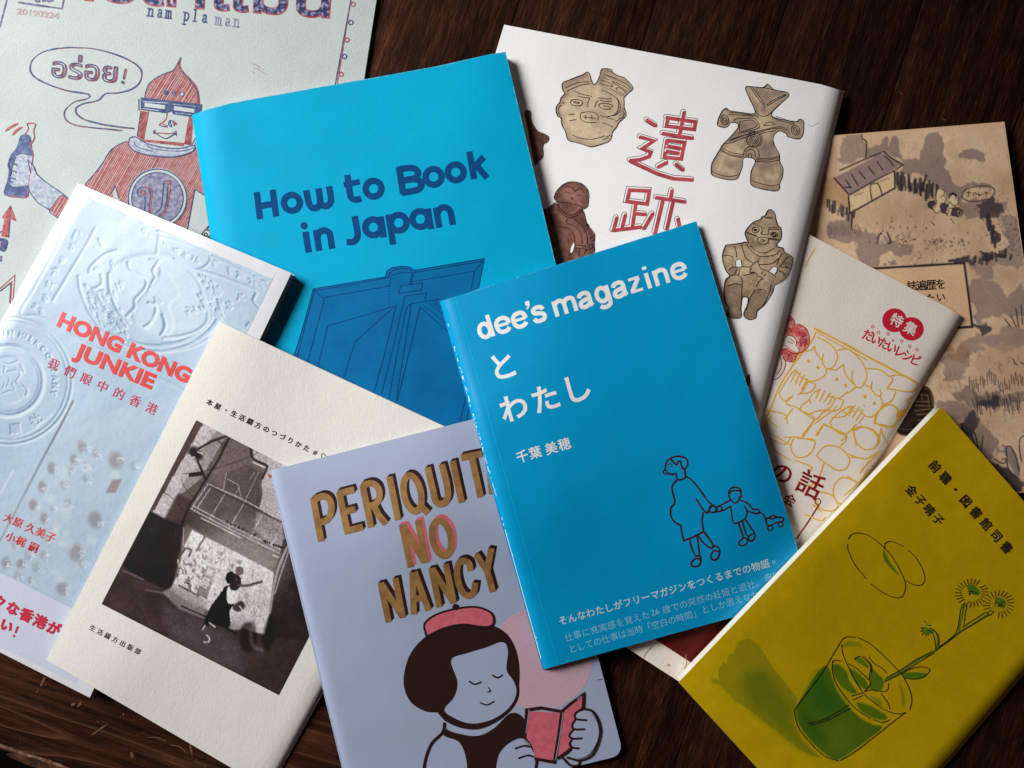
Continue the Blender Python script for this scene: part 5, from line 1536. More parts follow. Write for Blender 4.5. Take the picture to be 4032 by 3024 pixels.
# sign box
P.fill(GB, '1040,750 1740,1100 1790,1400 1780,1440 880,985', (98, 90, 92), 1, 4, smooth=False, tex=.12)
P.fill(GB, '1500,1010 1740,1120 1780,1350 1640,1340 1480,1180', (146, 140, 142), .8, 8, smooth=False, tex=.25)
P.stroke(GB, '1030,750 1380,905 1740,1110|865,990 1240,1190 1780,1450|885,960 1240,1150 1790,1410|1030,750 870,990|1055,790 930,975', 3.2, (200, 194, 194), .95, 3, smooth=False)
P.stroke(GB, '1205,830 1050,1085|1385,925 1235,1180|1575,1010 1440,1270|1760,1120 1630,1370', 2.6, (196, 190, 190), .9, 3, smooth=False)
P.stroke(GB, '1040,770 1740,1118', 5, (60, 50, 50), .8, 3)
# canopy underside
P.fill(GB, '870,1010 1780,1460 1800,1475 1900,1600 1760,1720 1270,1400 1000,1240 820,1140', (84, 74, 74), 1, 5, smooth=False, tex=.15)
P.stroke(GB, '965,1080 1035,1115|1030,1110 1350,1275|1660,1440 1740,1470', 4.5, (200, 195, 195), .9)
P.fill(HK2, '1090,762 1230,830 1330,870 1310,1040 1290,1160 1240,1345 1100,1300 885,1160', (44, 30, 28), 1, 8, smooth=False)
P.stroke(HK2, '1150,820 1110,900|1100,880 1090,920', 3, (96, 78, 70), .7); P.stroke(HK2, '1335,880 1330,1010', 2.5, (190, 184, 184), .9)
# lit shop front
P.fill(HK2, '1395,895 1480,945 1640,1020 1990,1205 1960,1475 1940,1700 1760,1600 1230,1345 1300,1200 1330,1030', (196, 192, 194), 1, 5, smooth=False, tex=.08)
P.fill(HK2, '1400,900 1480,940 1420,1060 1330,1040', (206, 203, 204), 1, 3, smooth=False)
P.stroke(HK2, '1485,950 1425,1050', 7, (70, 58, 58), 1, 3)
random.seed(11)
ax_u = np.array([.905, .425]); ax_v = np.array([-.46, .89])
def cell(u, v, du, dv):
    o_ = np.array([1470., 985.]) + ax_u * u + ax_v * v
    return ' '.join(f'{q[0]:.1f},{q[1]:.1f}' for q in (o_, o_ + ax_u * du, o_ + ax_u * du + ax_v * dv, o_ + ax_v * dv))
for r_ in range(8):
    u = 0
    while u < 500:
        du = random.uniform(12, 38)
        g_ = random.choice([96, 128, 150, 176, 205, 228, 238, 244]) if u < 300 or r_ > 4 else random.choice([190, 205, 220, 238])
        P.fill(HK2, cell(u, r_ * 40 + random.uniform(0, 8), du - 4, random.uniform(22, 34)), (g_, g_ - 5, g_ - 3), .72, 3, smooth=False)
        u += du + random.uniform(1, 14)
for i in range(120):
    u = random.uniform(0, 500); v = random.uniform(0, 330); g_ = random.choice([60, 90, 235])
    P.fill(HK2, cell(u, v, random.uniform(3, 10), random.uniform(3, 14)), (g_, g_, g_), .55, 3, smooth=False)
for i in range(60):
    x_ = random.uniform(1290, 1480); y_ = random.uniform(1080, 1330)
    P.stroke(HK2, f'{x_},{y_} {x_ + random.uniform(-10, 24)},{y_ + random.uniform(5, 28)}', random.uniform(3, 8), random.choice([(60, 50, 50), (90, 80, 80), (215, 210, 210), (70, 60, 60)]), .75)
P.fill(HK2, '1500,1150 1575,1180 1500,1400 1425,1365', (110, 100, 100), .9, 4, smooth=False)
P.fill(HK2, '1510,1170 1560,1190 1540,1235 1495,1215|1480,1235 1530,1260 1500,1325 1440,1295', (190, 186, 188), .9, 3, smooth=False)
for i in range(4):
    P.stroke(HK2, f'{1478 - i * 9},{1252 + i * 20} {1525 - i * 9},{1275 + i * 20}', 2, (80, 70, 70), .9)
P.stroke(HK2, '1310,1330 1380,1360 1470,1400|1300,1300 1440,1375', 7, (66, 54, 54), .9)
P.fill(HK2, '1240,1345 1300,1310 1480,1400 1440,1440', (176, 172, 172), .8, 6, smooth=False)
P.stroke(HK2, '1340,1030 1390,1040 1370,1090|1300,1100 1340,1040', 8, (70, 58, 58), .9)
P.fill(HK2, '1540,1290 1580,1280 1600,1310 1590,1360 1545,1340', (220, 216, 218), .9, 3)
for i in range(150):
    x_ = random.uniform(1400, 1900); y_ = random.uniform(1000, 1420)
    if y_ < 900 + (x_ - 1390) * .5 + 20 or i > 50: continue
    g_ = random.choice([90, 120, 150, 230, 240])
    P.stroke(HK2, f'{x_},{y_} {x_ + random.uniform(-12, 22)},{y_ + random.uniform(-4, 18)}', random.uniform(1.6, 3.6), (g_, g_ - 6, g_ - 4), .6)
P.fill(HK2, '1560,1180 1900,1200 1950,1330 1900,1480 1640,1420 1560,1320', (160, 154, 156), .55, 30)
for i in range(70):   # facade and shadow texture above the sign
    x_ = random.uniform(980, 1540); y_ = random.uniform(330, 900)
    P.stroke(GB, f'{x_},{y_} {x_ + random.uniform(-20, 10)},{y_ + random.uniform(15, 60)}', 2, random.choice([(140, 130, 130), (78, 68, 68), (90, 80, 80)]), .35)
for i in range(40):   # blurred lettering reflected in the sign
    x_ = random.uniform(1520, 1760); y_ = 1090 + (x_ - 1500) * .45 + random.uniform(-40, 130)
    P.stroke(GB, f'{x_},{y_} {x_ + random.uniform(5, 26)},{y_ + random.uniform(-8, 20)}', 2.2, random.choice([(190, 186, 186), (80, 70, 72)]), .6)
for i in range(50):
    x_ = random.uniform(300, 1000); 
    P.stroke(GB, f'{x_ + 300},{1150 + (x_ - 300) * .35 + random.uniform(-60, 260)} {x_ + 296},{1190 + (x_ - 300) * .35 + random.uniform(-60, 260)}', 2, (80, 62, 54), .4)
# right-hand pillar and wall
P.fill(HK2, '2060,960 2140,1000 2212,1050 2300,1200 2300,1900 1900,2100 1880,1900 1960,1480 1990,1205 2030,1080', (58, 48, 48), 1, 6, smooth=False, tex=.1)
P.stroke(HK2, '2085,1020 2020,1180 1985,1330 1960,1500', 9, (150, 144, 146), .9, 4)
P.stroke(HK2, '2100,1040 2050,1180 1995,1360', 4, (190, 186, 188), .8, 3)
# street
P.fill(G3, '880,10 1040,110 1250,190 1500,370 1700,430 1800,480 2212,560 2200,700 2025,960 700,320 740,260', (72, 60, 60), 1, 8, smooth=False)
P.fill(G3, '1200,290 1500,420 1700,560 1760,760 1500,680 1250,520', (104, 94, 102), .55, 40)
P.fill(G3, '1180,200 1260,150 1500,260 1480,390 1300,320', (150, 146, 148), .75, 10, smooth=False)
P.fill(G3, '1640,380 1720,400 1760,340 1790,440 1720,470 1640,440', (176, 172, 174), .8, 8)
P.stroke(G3, '890,40 1040,105|1060,180 1250,230 1500,390 1700,470', 5, (140, 132, 136), .7, 6)
P.stroke(G3, '1320,300 1520,390 1720,500', 6, (40, 30, 32), .8, 5)
P.fill(G3, '1760,440 1840,420 1860,560 1800,640 1740,560|1950,380 2000,420 1960,620 1900,560', (40, 32, 32), .7, 14)
P.stroke(G3, '1820,500 1840,590 1900,620|1850,350 1830,470', 12, (140, 134, 142), .5, 14)
P.blob(HK2, 1700, 1150, 430, (235, 232, 232), .38, ry=330)
# woman in apron, umbrella held out
P.fill(G3, '1640,150 1690,160 1720,230 1690,300 1668,340 1672,445 1620,452 1540,430 1462,472 1490,395 1530,300 1590,220', (30, 22, 24), 1, 3)
P.fill(G3, '1655,165 1700,150 1728,200 1716,262 1680,285 1648,262', (222, 219, 221), 1, 3)
P.fill(G3, '1684,68 1740,80 1752,140 1720,185 1668,172', (62, 52, 56), 1, 3); P.fill(G3, '1712,22 1745,10 1768,32 1762,66 1735,78 1712,62', (120, 108, 112), 1, 3)
P.fill(G3, '1650,58 1690,45 1700,90 1660,140 1636,100', (30, 22, 24), 1, 3)
P.stroke(G3, '1735,150 1800,150 1850,135 1900,122', 10, (92, 82, 86), 1, 4); P.stroke(G3, '1840,138 1900,121', 3, (50, 40, 42))
P.stroke(G3, '1500,510 1520,530 1515,560 1480,560|1520,420 1560,450|1490,440 1470,470', 5, (214, 210, 212), .9, 3)
P.fill(G3, '1690,300 1750,260 1780,300 1740,340 1700,330', (60, 50, 52), .9, 5)
P.stroke(G3, '1800,380 1840,300 1880,330 1850,380|1740,300 1760,330', 5, (220, 216, 218), .8, 4)
for i in range(70):
    x_ = random.uniform(1280, 2150); y_ = random.uniform(0, 420)
    P.stroke(G3, f'{x_},{y_} {x_ + random.uniform(-8, 8)},{y_ + random.uniform(6, 26)}', 2.5, random.choice([(150, 144, 146), (50, 42, 42), (110, 100, 102)]), .45)
P.c += ((fbm(P.x / 50, P.y / 50, 31, 3) - .5) * 22)[..., None]
P.c = np.clip((P.c - 105) * 1.28 + 100, 22, 235)
P.grain(.5, 4.5, 5)
P.done('street_photograph', paper('photo_print', (.3, .3, .3), .55, 1500, .2, attr='print'), 1 / E_['grey'] * .95, lvl=2, tint=(1, .97, .98))
kb = ink_mat('brown_black_ink', tgt('#2a1f20', .84))
k = Ink(grey, 'title_lettering', kb, 1)
chars(k, '本屋・生活綴方のつづりかた', PX, (826, 1585), (1207, 1765), 26, 1.6)
chars(k, '#', PX, (1247, 1783), (1247, 1783), 25, 1.4, ang=math.radians(25)); k.ring(GB, 2153, 492, 22, 3, ry=38, rot=-.4)
k.done()
k = Ink(grey, 'publisher_lettering', kb, 1)
chars(k, '生活綴方出版部', G3, (672, 460), (1000, 627), 25, .9); k.done()
k = Ink(grey, 'photo_lettering', ink_mat('photo_black', (.02, .016, .016)), 4)
chars(k, 'チャイルドインド', GB, (1215, 1120), (1480, 1245), 15, 1.0); latin(k, '401 4598', GB, (1555, 1310), (1745, 1380), 15, 1.0); k.done()

# ------------------------------------------------------------------ 8 lilac stitched notebook
np_ = tgt('#a8b4d0', E_['nancy'])
nan = Book('lilac_notebook', 'pale lilac stitched notebook with gold capitals and a girl reading', 'notebook',
           [(1065, 1853), (2096, 1592), (2455, 2972), (1400, 3230)], .0024,
           paper('lilac_card', np_, .6, 1600, .3, vary=.025), page_mat('lilac_pages', (.7, .7, .68)), 'L', roll=1.0, roll_r=.006, rounded=((1, 0), (1, 1)), seed=9)
gold = ink_mat('gold_ink', tgt('#94703f', .84), tgt('#7d5a34', .84), 120, rough=.5, spec=.45, lo=.4, hi=.6)
dk = ink_mat('chocolate_ink', tgt('#2a1512', .9)); pk = ink_mat('pink_ink', tgt('#c0606e', .80), tgt('#b35664', .80), 300)
per = ['430,482 488,796', '436,492 500,468 545,490 562,545 556,595 530,640 470,660',
       '618,438 682,742', '608,450 728,420', '630,590 736,560', '664,722 790,690',
       '788,388 850,694', '785,392 845,374 888,392 910,440 905,490 880,525 825,545', '872,540 908,610 958,668',
       '983,326 1046,640',
       '1200,528 1262,592',
       '1260,258 1298,420 1318,500 1350,524 1392,508 1408,450 1395,360 1362,236',
       '1442,212 1508,514', '1580,180 1645,476', '1502,190 1656,158', '1712,300 1728,452']
noo = ['1074,672 1138,984', '1190,640 1250,952', '1080,676 1236,944']
ncy = ['918,1095 978,1382', '1026,1062 1080,1350', '922,1100 1076,1340', '1150,1020 1160,1325', '1166,1018 1266,1296', '1150,1218 1226,1202',
       '1288,988 1345,1272', '1392,960 1450,1244', '1292,992 1446,1236', '1572,1010 1560,955 1520,936 1484,960 1474,1040 1500,1140 1545,1190 1592,1170 1606,1095',
       '1612,892 1692,1010 1734,1162', '1722,845 1692,1012']
def block(mat, off, lvl, w, lists, name='title_lettering'):
    k = Ink(nan, name, mat, lvl)
    fr = F(1000 + off[0], 1700 + off[1], .5425)
    for L in lists:
        for s_ in L:
            k.line(fr, s_, w, smooth=(len(s_.split()) > 3), caps=False)
    if lists[0] is per: k.ring(fr, 1150, 448, 62, w, ry=132, rot=-.2)
    if lists[0] is noo: k.ring(fr, 1362, 772, 66, w, ry=130, rot=-.2)
    k.done()
WN = 26
for i_, (dx_, dy_) in enumerate(((10, -12), (5, -6))):
    block(dk, (dx_, dy_), 1 + i_ * .3, WN, [per]); block(dk, (dx_, dy_), 1 + i_ * .3, WN, [ncy]); block(pk, (dx_, dy_), 1 + i_ * .3, WN, [noo])
block(gold, (0, 0), 2, WN, [per]); block(gold, (0, 0), 2, WN, [noo]); block(gold, (0, 0), 2, WN - 1, [ncy])
# woven pink dot screen
m, nt, b = new_mat('pink_halftone')
v = coords(nt, (1, 1, 1), math.radians(10))
sep = n_add(nt, 'ShaderNodeSeparateXYZ'); nt.links.new(v, sep.inputs[0])
outs = []
for ax in (0, 1):
    a = n_add(nt, 'ShaderNodeMath', operation='MULTIPLY'); a.inputs[1].default_value = 2 * math.pi / .00088
    s_ = n_add(nt, 'ShaderNodeMath', operation='SINE'); nt.links.new(sep.outputs[ax], a.inputs[0]); nt.links.new(a.outputs[0], s_.inputs[0]); outs.append(s_.outputs[0])
mm = n_add(nt, 'ShaderNodeMath', operation='ADD'); nt.links.new(outs[0], mm.inputs[0]); nt.links.new(outs[1], mm.inputs[1])
m2 = n_add(nt, 'ShaderNodeMapRange'); m2.inputs['From Min'].default_value = -1.2; m2.inputs['From Max'].default_value = 1.0
nt.links.new(mm.outputs[0], m2.inputs['Value'])
nt.links.new(ramp(nt, m2.outputs[0], [(.3, tgt('#a5808f', .80)), (.6, tgt('#bda3b0', .80))]), b.inputs['Base Color']); b.inputs['Roughness'].default_value = .7
k = Ink(nan, 'halftone_disc', m, 1)
k.dot(N2, 1525, 682, 378, 374, n=60).done()
# a girl reading, in the printer's flat colours
lil = ink_mat('lilac_face', np_, np_); 
k = Ink(nan, 'reader_drawing', dk, 3)
k.fill(N2, '960,420 820,450 680,530 580,650 535,800 545,920 600,1010 700,1065 800,1075 860,1140 1000,1175 1160,1150 1290,1060 1350,960 1375,800 1350,620 1270,490 1130,425')
k.done()
k = Ink(nan, 'reader_drawing', lil, 4)
k.fill(N2, '880,690 1000,640 1130,600 1250,560 1290,620 1280,760 1330,840 1352,910 1330,990 1260,1070 1150,1130 1020,1150 900,1110 830,1050 900,960 925,850')
k.done()
k = Ink(nan, 'reader_drawing', dk, 5)
k.line(N2, '790,1070 850,1130 960,1175 1080,1180 1200,1130 1300,1050 1355,960 1360,860', 10)
k.line(N2, '1010,845 1050,865 1095,850|1180,800 1215,818 1250,800', 7).line(N2, '1090,1000 1140,1015 1190,990', 6).line(N2, '1150,890 1165,915 1145,920', 5)
k.fill(N2, '835,1190 900,1215 1060,1240 1180,1190 1310,1075 1400,1110 1430,1240 1300,1270 1220,1360 1190,1480 1180,1700 1000,1700 992,1440 940,1290 830,1240')
k.line(N2, '830,1150 815,1215 740,1290 700,1380 680,1475 675,1560', 11)
k.done()
k = Ink(nan, 'reader_drawing', pk, 5)
k.fill(N2, '700,520 690,430 760,370 900,325 1060,310 1160,350 1180,420 1120,450 960,430 820,460')
k.done()
k = Ink(nan, 'reader_drawing', dk, 6)
k.line(N2, '700,520 685,430 760,365 900,320 1060,305 1170,350 1185,425 1120,450 960,432 820,462 700,520', 8).dot(N2, 910, 305, 24)
k.line(N2, '1192,1475 1215,1365 1285,1285 1380,1245 1440,1280 1480,1340 1500,1400 1490,1480', 10); k.line(N2, '1345,1330 1420,1310 1450,1320|1370,1400 1440,1380 1475,1392', 7)
k.done()
k = Ink(nan, 'reader_drawing', lil, 6)
k.fill(N2, '1205,1480 1230,1370 1295,1300 1380,1262 1430,1295 1470,1350 1485,1400 1475,1600 1205,1600').done()
k = Ink(nan, 'reader_drawing', dk, 7)
k.line(N2, '1345,1332 1400,1312 1450,1318|1370,1402 1430,1382 1475,1390', 7).done()
k = Ink(nan, 'pink_book_drawing', pk, 7)
k.fill(N2, '1440,1060 1678,1072 1620,1425 1490,1400 1470,1320 1415,1240|1700,1050 1835,945 1820,1060 1760,1140 1745,1320 1650,1395', smooth=False).done()
k = Ink(nan, 'pink_book_drawing', dk, 8)
k.line(N2, '1415,1240 1425,1050 1530,1035 1680,1062 1740,1010 1840,935 1835,1040|1680,1062 1655,1250 1625,1430 1490,1405|1655,1400 1700,1370 1750,1330', 12, smooth=False)
k.done()
k = Ink(nan, 'pink_book_drawing', lil, 9)
k.line(N2, '1690,1068 1665,1250 1635,1415', 2.5, smooth=False); k.line(N2, '1445,1045 1435,1110 1420,1220|1790,975 1825,950', 2.2)
k.fill(N2, '1785,1085 1830,1060 1890,1070 1940,1150 1945,1250 1890,1360 1810,1400 1740,1380 1760,1330 1740,1260 1755,1200 1775,1130').done()
k = Ink(nan, 'pink_book_drawing', dk, 10)
k.line(N2, '1830,1040 1900,1058 1950,1140 1958,1240 1905,1370 1815,1415 1720,1395|1830,1040 1780,1075 1785,1115 1860,1125|1780,1120 1755,1165 1775,1190 1845,1190|1765,1195 1735,1235 1760,1258 1825,1256|1755,1262 1738,1300 1765,1325 1805,1328|1690,1400 1740,1450 1800,1450 1810,1415', 8.5)
k.done()
k = Ink(nan, 'ink_mark', kb, 1); k.line(N2, '1935,835 1975,830', 2.5, caps=False).done()
thread = ink_mat('orange_thread', (.42, .13, .04), rough=.8)
def strand(book, name, pts, r, mat, dz):
    """thin round thread along plan points"""
    W = book.world(np.array(pts, float), dz); n = len(W); V = []
    for i in range(n):
        t = W[min(i + 1, n - 1)] - W[max(i - 1, 0)]; t /= np.linalg.norm(t)
        a = np.cross(t, [0, 0, 1.0]); a /= np.linalg.norm(a); c = np.cross(a, t)
        for q in range(6): V.append(W[i] + r * (math.cos(q * math.pi / 3) * a + math.sin(q * math.pi / 3) * c))
    f = [(i * 6 + q, i * 6 + (q + 1) % 6, i * 6 + 6 + (q + 1) % 6, i * 6 + 6 + q) for i in range(n - 1) for q in range(6)]
    return link_mesh(name, V, f, mat, book.root, smooth=True)
strand(nan, 'binding_thread', [(1062, 1872), (1068, 1886), (1077, 1915), (1090, 1965), (1100, 2010)], .0005, thread, -.0009)
strand(nan, 'binding_thread', [(1112, 2070), (1126, 2130), (1140, 2190)], .0004, ink_mat('pale_thread', (.6, .55, .5)), -.0009)
strand(nan, 'binding_thread', [(1056, 1870), (1062, 1874), (1069, 1872)], .0009, thread, -.0005)

# ------------------------------------------------------------------ 9 blue magazine on top
dc = tgt('#0083b2', E_['dee'])
dee = Book('small_blue_magazine', 'small glossy blue magazine with white title and line-drawn mother and child', 'magazine',
           [(1734, 1186), (2742, 871), (3198, 2345), (2139, 2636)], .0036,
           paper('cyan_gloss', dc, .4, 1800, .16, spec=.22, vary=.05), page_mat('cyan_pages', (.75, .74, .7)), 'L', roll=.95, roll_r=.007, stiff=.9, seed=10)
wh = ink_mat('white_ink', tgt('#d3daf0', .68), rough=.4, spec=.4)
k = Ink(dee, 'title_lettering', wh, 1)
HL = {'e': (['-.36,.52 .36,.52', '.37,.5 .34,.74 .18,.9 0,.92 -.2,.88 -.36,.7 -.38,.48 -.34,.26 -.18,.1 .02,.08 .2,.12 .34,.26']),
      'd': (['.36,0 .36,1.38']), 's': (['.3,.7 .24,.86 .04,.92 -.18,.88 -.26,.74 -.2,.6 .04,.53 .24,.45 .31,.28 .22,.12 0,.07 -.22,.11 -.32,.28']),
      'm': (['-.64,0 -.64,.98', '-.64,.6 -.55,.82 -.38,.9 -.2,.86 -.1,.68 -.1,0', '-.1,.6 .0,.82 .18,.9 .38,.86 .46,.68 .46,0']),
      'a': (['-.3,.7 -.22,.86 0,.92 .2,.87 .27,.7 .27,.2 .34,.03', '.27,.55 .05,.5 -.2,.44 -.32,.28 -.26,.12 -.08,.07 .12,.14 .26,.32']),
      'g': (['.34,.98 .34,.02 .28,-.2 .08,-.3 -.16,-.28 -.3,-.16']),
      'z': (['-.32,.88 .3,.88', '.24,.84 -.28,.12', '-.36,.1 .34,.1']), 'i': (['0,0 0,.98', '0,1.2 0,1.4']),
      'n': (['-.3,0 -.3,.98', '-.3,.6 -.2,.82 0,.9 .2,.86 .3,.68 .3,0']), "'": (['.0,1.42 .02,1.2 -.08,1.04'])}
hs = 117 * .5425; ang = math.radians(-17.0)
dv = np.array([math.cos(ang), math.sin(ang)]); uv_ = np.array([math.sin(ang), -math.cos(ang)])
def hel(ch, xc, yc=None):
    yb = 985 - .3057 * (xc + 17 - 385)
    o = DE1([[xc + 17, yb]])[0]
    for s_ in HL[ch]:
        q = np.array([[float(t) for t in z.split(',')] for z in s_.split()]) * hs
        q[:, 0] *= {'m': 1.11, 'e': 1.05, 'z': 1.12, 'n': 1.12, 'a': 1.1, 's': 1.08}.get(ch, 1.05)
        q = o + np.outer(q[:, 0], dv) + np.outer(q[:, 1], uv_)
        thin = (ch == 'e' and s_.startswith('-.36,.52')) or (ch == 'z' and not s_.startswith('.24'))
        k.path(smooth_path(q, step=5) if len(q) > 2 else straight_path(q), hs * (.18 if thin else .262), caps=False)
    if ch in 'dg':
        c = o + dv * (-.03 * hs) + uv_ * (.5 * hs)
        a = np.linspace(0, 2 * math.pi, 26)
        k.path(c + np.outer(np.cos(a) * .33 * hs, dv) + np.outer(np.sin(a) * .42 * hs, uv_), hs * .26)
for ch, xc in (('d', 388), ('e', 517), ('e', 639), ('s', 776), ('m', 977), ('a', 1113), ('g', 1239), ('a', 1361), ('z', 1478), ('i', 1569), ('n', 1664), ('e', 1795)): hel(ch, xc)
o_ = DE1([[688, 722]])[0]; k.fill_pts([o_ + np.array(z) for z in ((-7, -3), (9, -8), (13, 8), (8, 22), (2, 27), (-1, 23), (4, 16), (3, 11), (-4, 12))])
k.done()
k = Ink(dee, 'title_lettering', wh, 1)
for c_, fr, x_, y_, em in (('と', DE1, 515, 1183, 118), ('わ', DE2, 203, 172, 116), ('た', DE2, 405, 112, 116), ('し', DE2, 605, 48, 122)):
    chars(k, c_, fr, (x_, y_), (x_, y_), em, 5.2, ang=math.radians(-17))
k.done()
k = Ink(dee, 'author_lettering', wh, 1)
chars(k, '千葉', DE2, (256, 487), (340, 462), 50, 1.5); chars(k, '美穂', DE2, (443, 434), (528, 408), 50, 1.5); k.done()
k = Ink(dee, 'blurb_lettering', ink_mat('dim_white_ink', tgt('#a9bcda', .62), rough=.4), 1)
chars(k, 'そんなわたしがフリーマガジンをつくるまでの物語', DE3, (437, 480), (1740, 116), 37, 1.02); k.ring(DE3, 1796, 103, 8, 2); k.done()
k = Ink(dee, 'blurb_lettering', ink_mat('pale_cyan_ink', tgt('#6ca9c6', .62), rough=.4), 1)
chars(k, '仕事に充実感を覚えた', DE3, (475, 588), (970, 447), 34, .1); latin(k, '26', DE3, (1010, 452), (1062, 437), 33, .4)
chars(k, '歳での突然の妊娠と退社。', DE3, (1105, 408), (1705, 236), 34, .1); chars(k, '母親', DE3, (1762, 205), (1815, 192), 34, .1)
chars(k, 'としての仕事は当時「空白の時間」', DE3, (500, 662), (1300, 432), 34, .1); chars(k, 'としか思えなか', DE3, (1357, 408), (1675, 315), 34, .1)
k.done()
mom = Ink(dee, 'mother_drawing', ink_mat('brown_line_ink', tgt('#2a0f12', .5)), 1)
WL = 7.2
mom.line(DE2, '1310,600 1305,570 1322,545 1320,510 1290,490 1240,488 1195,510 1180,545 1178,575|1215,505 1250,540 1262,520 1278,518 1280,540 1292,565 1305,570|1190,595 1225,603 1245,598 1258,635 1285,635 1308,622 1305,580|1258,635 1230,665 1222,700 1240,780 1215,820 1215,870 1240,910 1278,932|1310,615 1350,640 1400,700 1450,770 1485,800|1455,840 1480,805 1505,815 1510,840 1480,848 1455,840|1378,762 1410,810 1440,850 1458,845 1468,805', WL, wob=.2)
mom.line(DE2, '1278,930 1285,980 1297,1030 1350,1010 1425,972 1415,900 1422,850', WL, smooth=False)
mom.line(DE2, '1430,975 1470,1030 1490,1060 1518,1072 1530,1100 1515,1145 1485,1155 1472,1130 1490,1095 1520,1100|1390,1000 1430,1050 1475,1078 1492,1060|1335,1020 1350,1080 1375,1130|1375,1130 1400,1128 1408,1155 1400,1185 1370,1198 1347,1190 1350,1165 1375,1145 1400,1150|1385,1005 1395,1080 1400,1125', WL, wob=.2)
mom.ring(DE2, 1178, 588, 12, 5); mom.dot(DE2, 1218, 552, 5); mom.line(DE2, '1195,545 1205,533 1222,538', 3.5); mom.done()
kid = Ink(dee, 'child_drawing', mom.mat, 1)
kid.line(DE2, '1590,750 1588,715 1605,692 1635,685 1665,700 1666,730 1670,745 1655,755 1650,775 1630,788 1615,780 1590,750|1590,725 1618,706 1662,708|1595,770 1540,800 1512,810|1548,838 1600,808|1505,820 1525,808 1545,820 1535,840 1510,840 1505,820|1600,805 1605,850 1618,915 1650,912 1695,885 1705,840 1690,810|1655,765 1710,790 1745,830|1705,838 1750,852|1745,830 1775,828 1785,845 1765,857 1745,848|1650,912 1665,960 1680,1010 1660,1030 1652,1052 1675,1062 1700,1052 1710,1022 1690,1012|1675,905 1700,990 1715,1000|1695,895 1725,940 1752,978 1757,1005 1740,1030 1718,1026 1716,1002 1745,985', 6.2, wob=.2)
kid.line(DE2, '1628,728 1642,730|1650,742 1656,744', 3); kid.done()
cart = Ink(dee, 'toy_cart_drawing', mom.mat, 1)
cart.line(DE2, '1785,848 1810,860 1825,890 1835,928 1850,935 1900,912 1935,905 1941,885 1900,880 1860,890 1852,880 1870,868 1898,875|1825,892 1850,880', 6.2, wob=.2)
cart.ring(DE2, 1855, 948, 17, 5.5).ring(DE2, 1922, 925, 16, 5.5); cart.done()
# cracked wear along the folded edge, its bright glints painted in white
k = Ink(dee, 'worn_glint_flecks', ink_mat('bare_fold_glint', (.75, .85, .9), rough=.3), 1)
random.seed(5)
q0 = np.array([1734, 1186.]); q1 = np.array([2139, 2636.])
for i in range(85):
    t = random.uniform(.12, .52) if i < 60 else random.uniform(.05, .95)
    p = q0 + (q1 - q0) * t + np.array([random.uniform(2, 7), 0]); d_ = (q1 - q0) / 1505
    L = random.uniform(2, 13)
    k.path(np.array([p, p + d_ * L]), random.uniform(1.2, 2.6), caps=False)
k.path(straight_path([q0 + (q1 - q0) * .62 + np.array([3, 0]), q0 + (q1 - q0) * .97 + np.array([3, 0])]), 2.2, caps=False)
k.done()
rub(dee, edge_pale, .9985, .01, .9985, .95, 2.0, 70, .3); rub(dee, edge_pale, .02, .0015, .98, .0015, 1.8, 60, .4)
k = Ink(dee, 'fold_crease', ink_mat('crease', tgt('#0a92c4', .6), rough=.3), 1)
cr = (np.array([2742, 871.]) - q0) / 1056
k.path(straight_path([q0 + cr * 62, q0 + cr * 62 + (q1 - q0)]), 3, caps=False); k.done()

# ------------------------------------------------------------------ 10 mustard book, lower right
yc = tgt('#8e7603', E_['yellow'])
yb = Book('mustard_book', 'mustard yellow paperback with a drawn glass of green water and daisies', 'book',
          [(3706, 1603), (4327, 2311), (3358, 3435), (2672, 2687)], .0065,
          paper('mustard_cover', yc, .5, 1400, .35, spec=.2, vary=.05), page_mat('mustard_pages', (.88, .86, .76)), 'R', roll=.9, roll_r=.009, stiff=1.3, seed=11, inset=.0004, back=ink_mat('cover_inside', (.86, .84, .74)))
olive = ink_mat('olive_wash', tgt('#62660a', .5), tgt('#525a0a', .5), 26, lo=.35, hi=.65)
green = ink_mat('green_wash', tgt('#2f5010', .52), tgt('#2c430c', .52), 40, lo=.35, hi=.65)
leaf = ink_mat('leaf_green', tgt('#3c5a0e', .52), tgt('#48600e', .52), 200)
yedge = ink_mat('rubbed_yellow', (.45, .38, .12)); rub(yb, yedge, .01, .999, .99, .999, 2.0, 60, .3)
yk = ink_mat('dark_pen', tgt('#1d160f', .4))
P = Paint(yb, [(3706, 1612), (4310, 2300), (3362, 3420), (2684, 2690)], 3.6, (142, 118, 3))
SHW = '430,668 480,660 530,690 570,740 640,850 700,930 760,1000 782,1040 765,1100 760,1180 800,1280 870,1360 940,1412 860,1390 780,1340 700,1280 600,1200 480,1110 400,1050 330,990 290,950 250,935 245,905 270,905 295,925 285,880 300,830 320,800 335,815 345,770 365,755 380,760 400,700'
P.fill(YL, SHW, (104, 98, 8), .8, 5, rough=.1)
P.fill(YL, '440,900 560,860 660,960 740,1060 755,1180 800,1290 870,1370 780,1330 640,1210 480,1080', (74, 84, 8), .7, 60)
P.blob(YL, 560, 960, 110, (70, 84, 10), .3)
P.fill(YL, '1075,690 1120,675 1180,690 1185,715 1130,705 1070,712|1420,950 1440,955 1462,1040 1455,1090 1440,1080 1440,1010|1240,1020 1300,1040 1320,1080 1280,1070', (82, 90, 10), .65, 8)
GL = '985,850 1000,900 1040,1000 1100,1080 1180,1160 1260,1200 1315,1210 1300,1240 1180,1330 1060,1415 1020,1420 940,1370 850,1280 790,1190 775,1110 800,1050 860,950 920,860 960,830'
P.fill(YL, GL, (52, 78, 10), .95, 6)
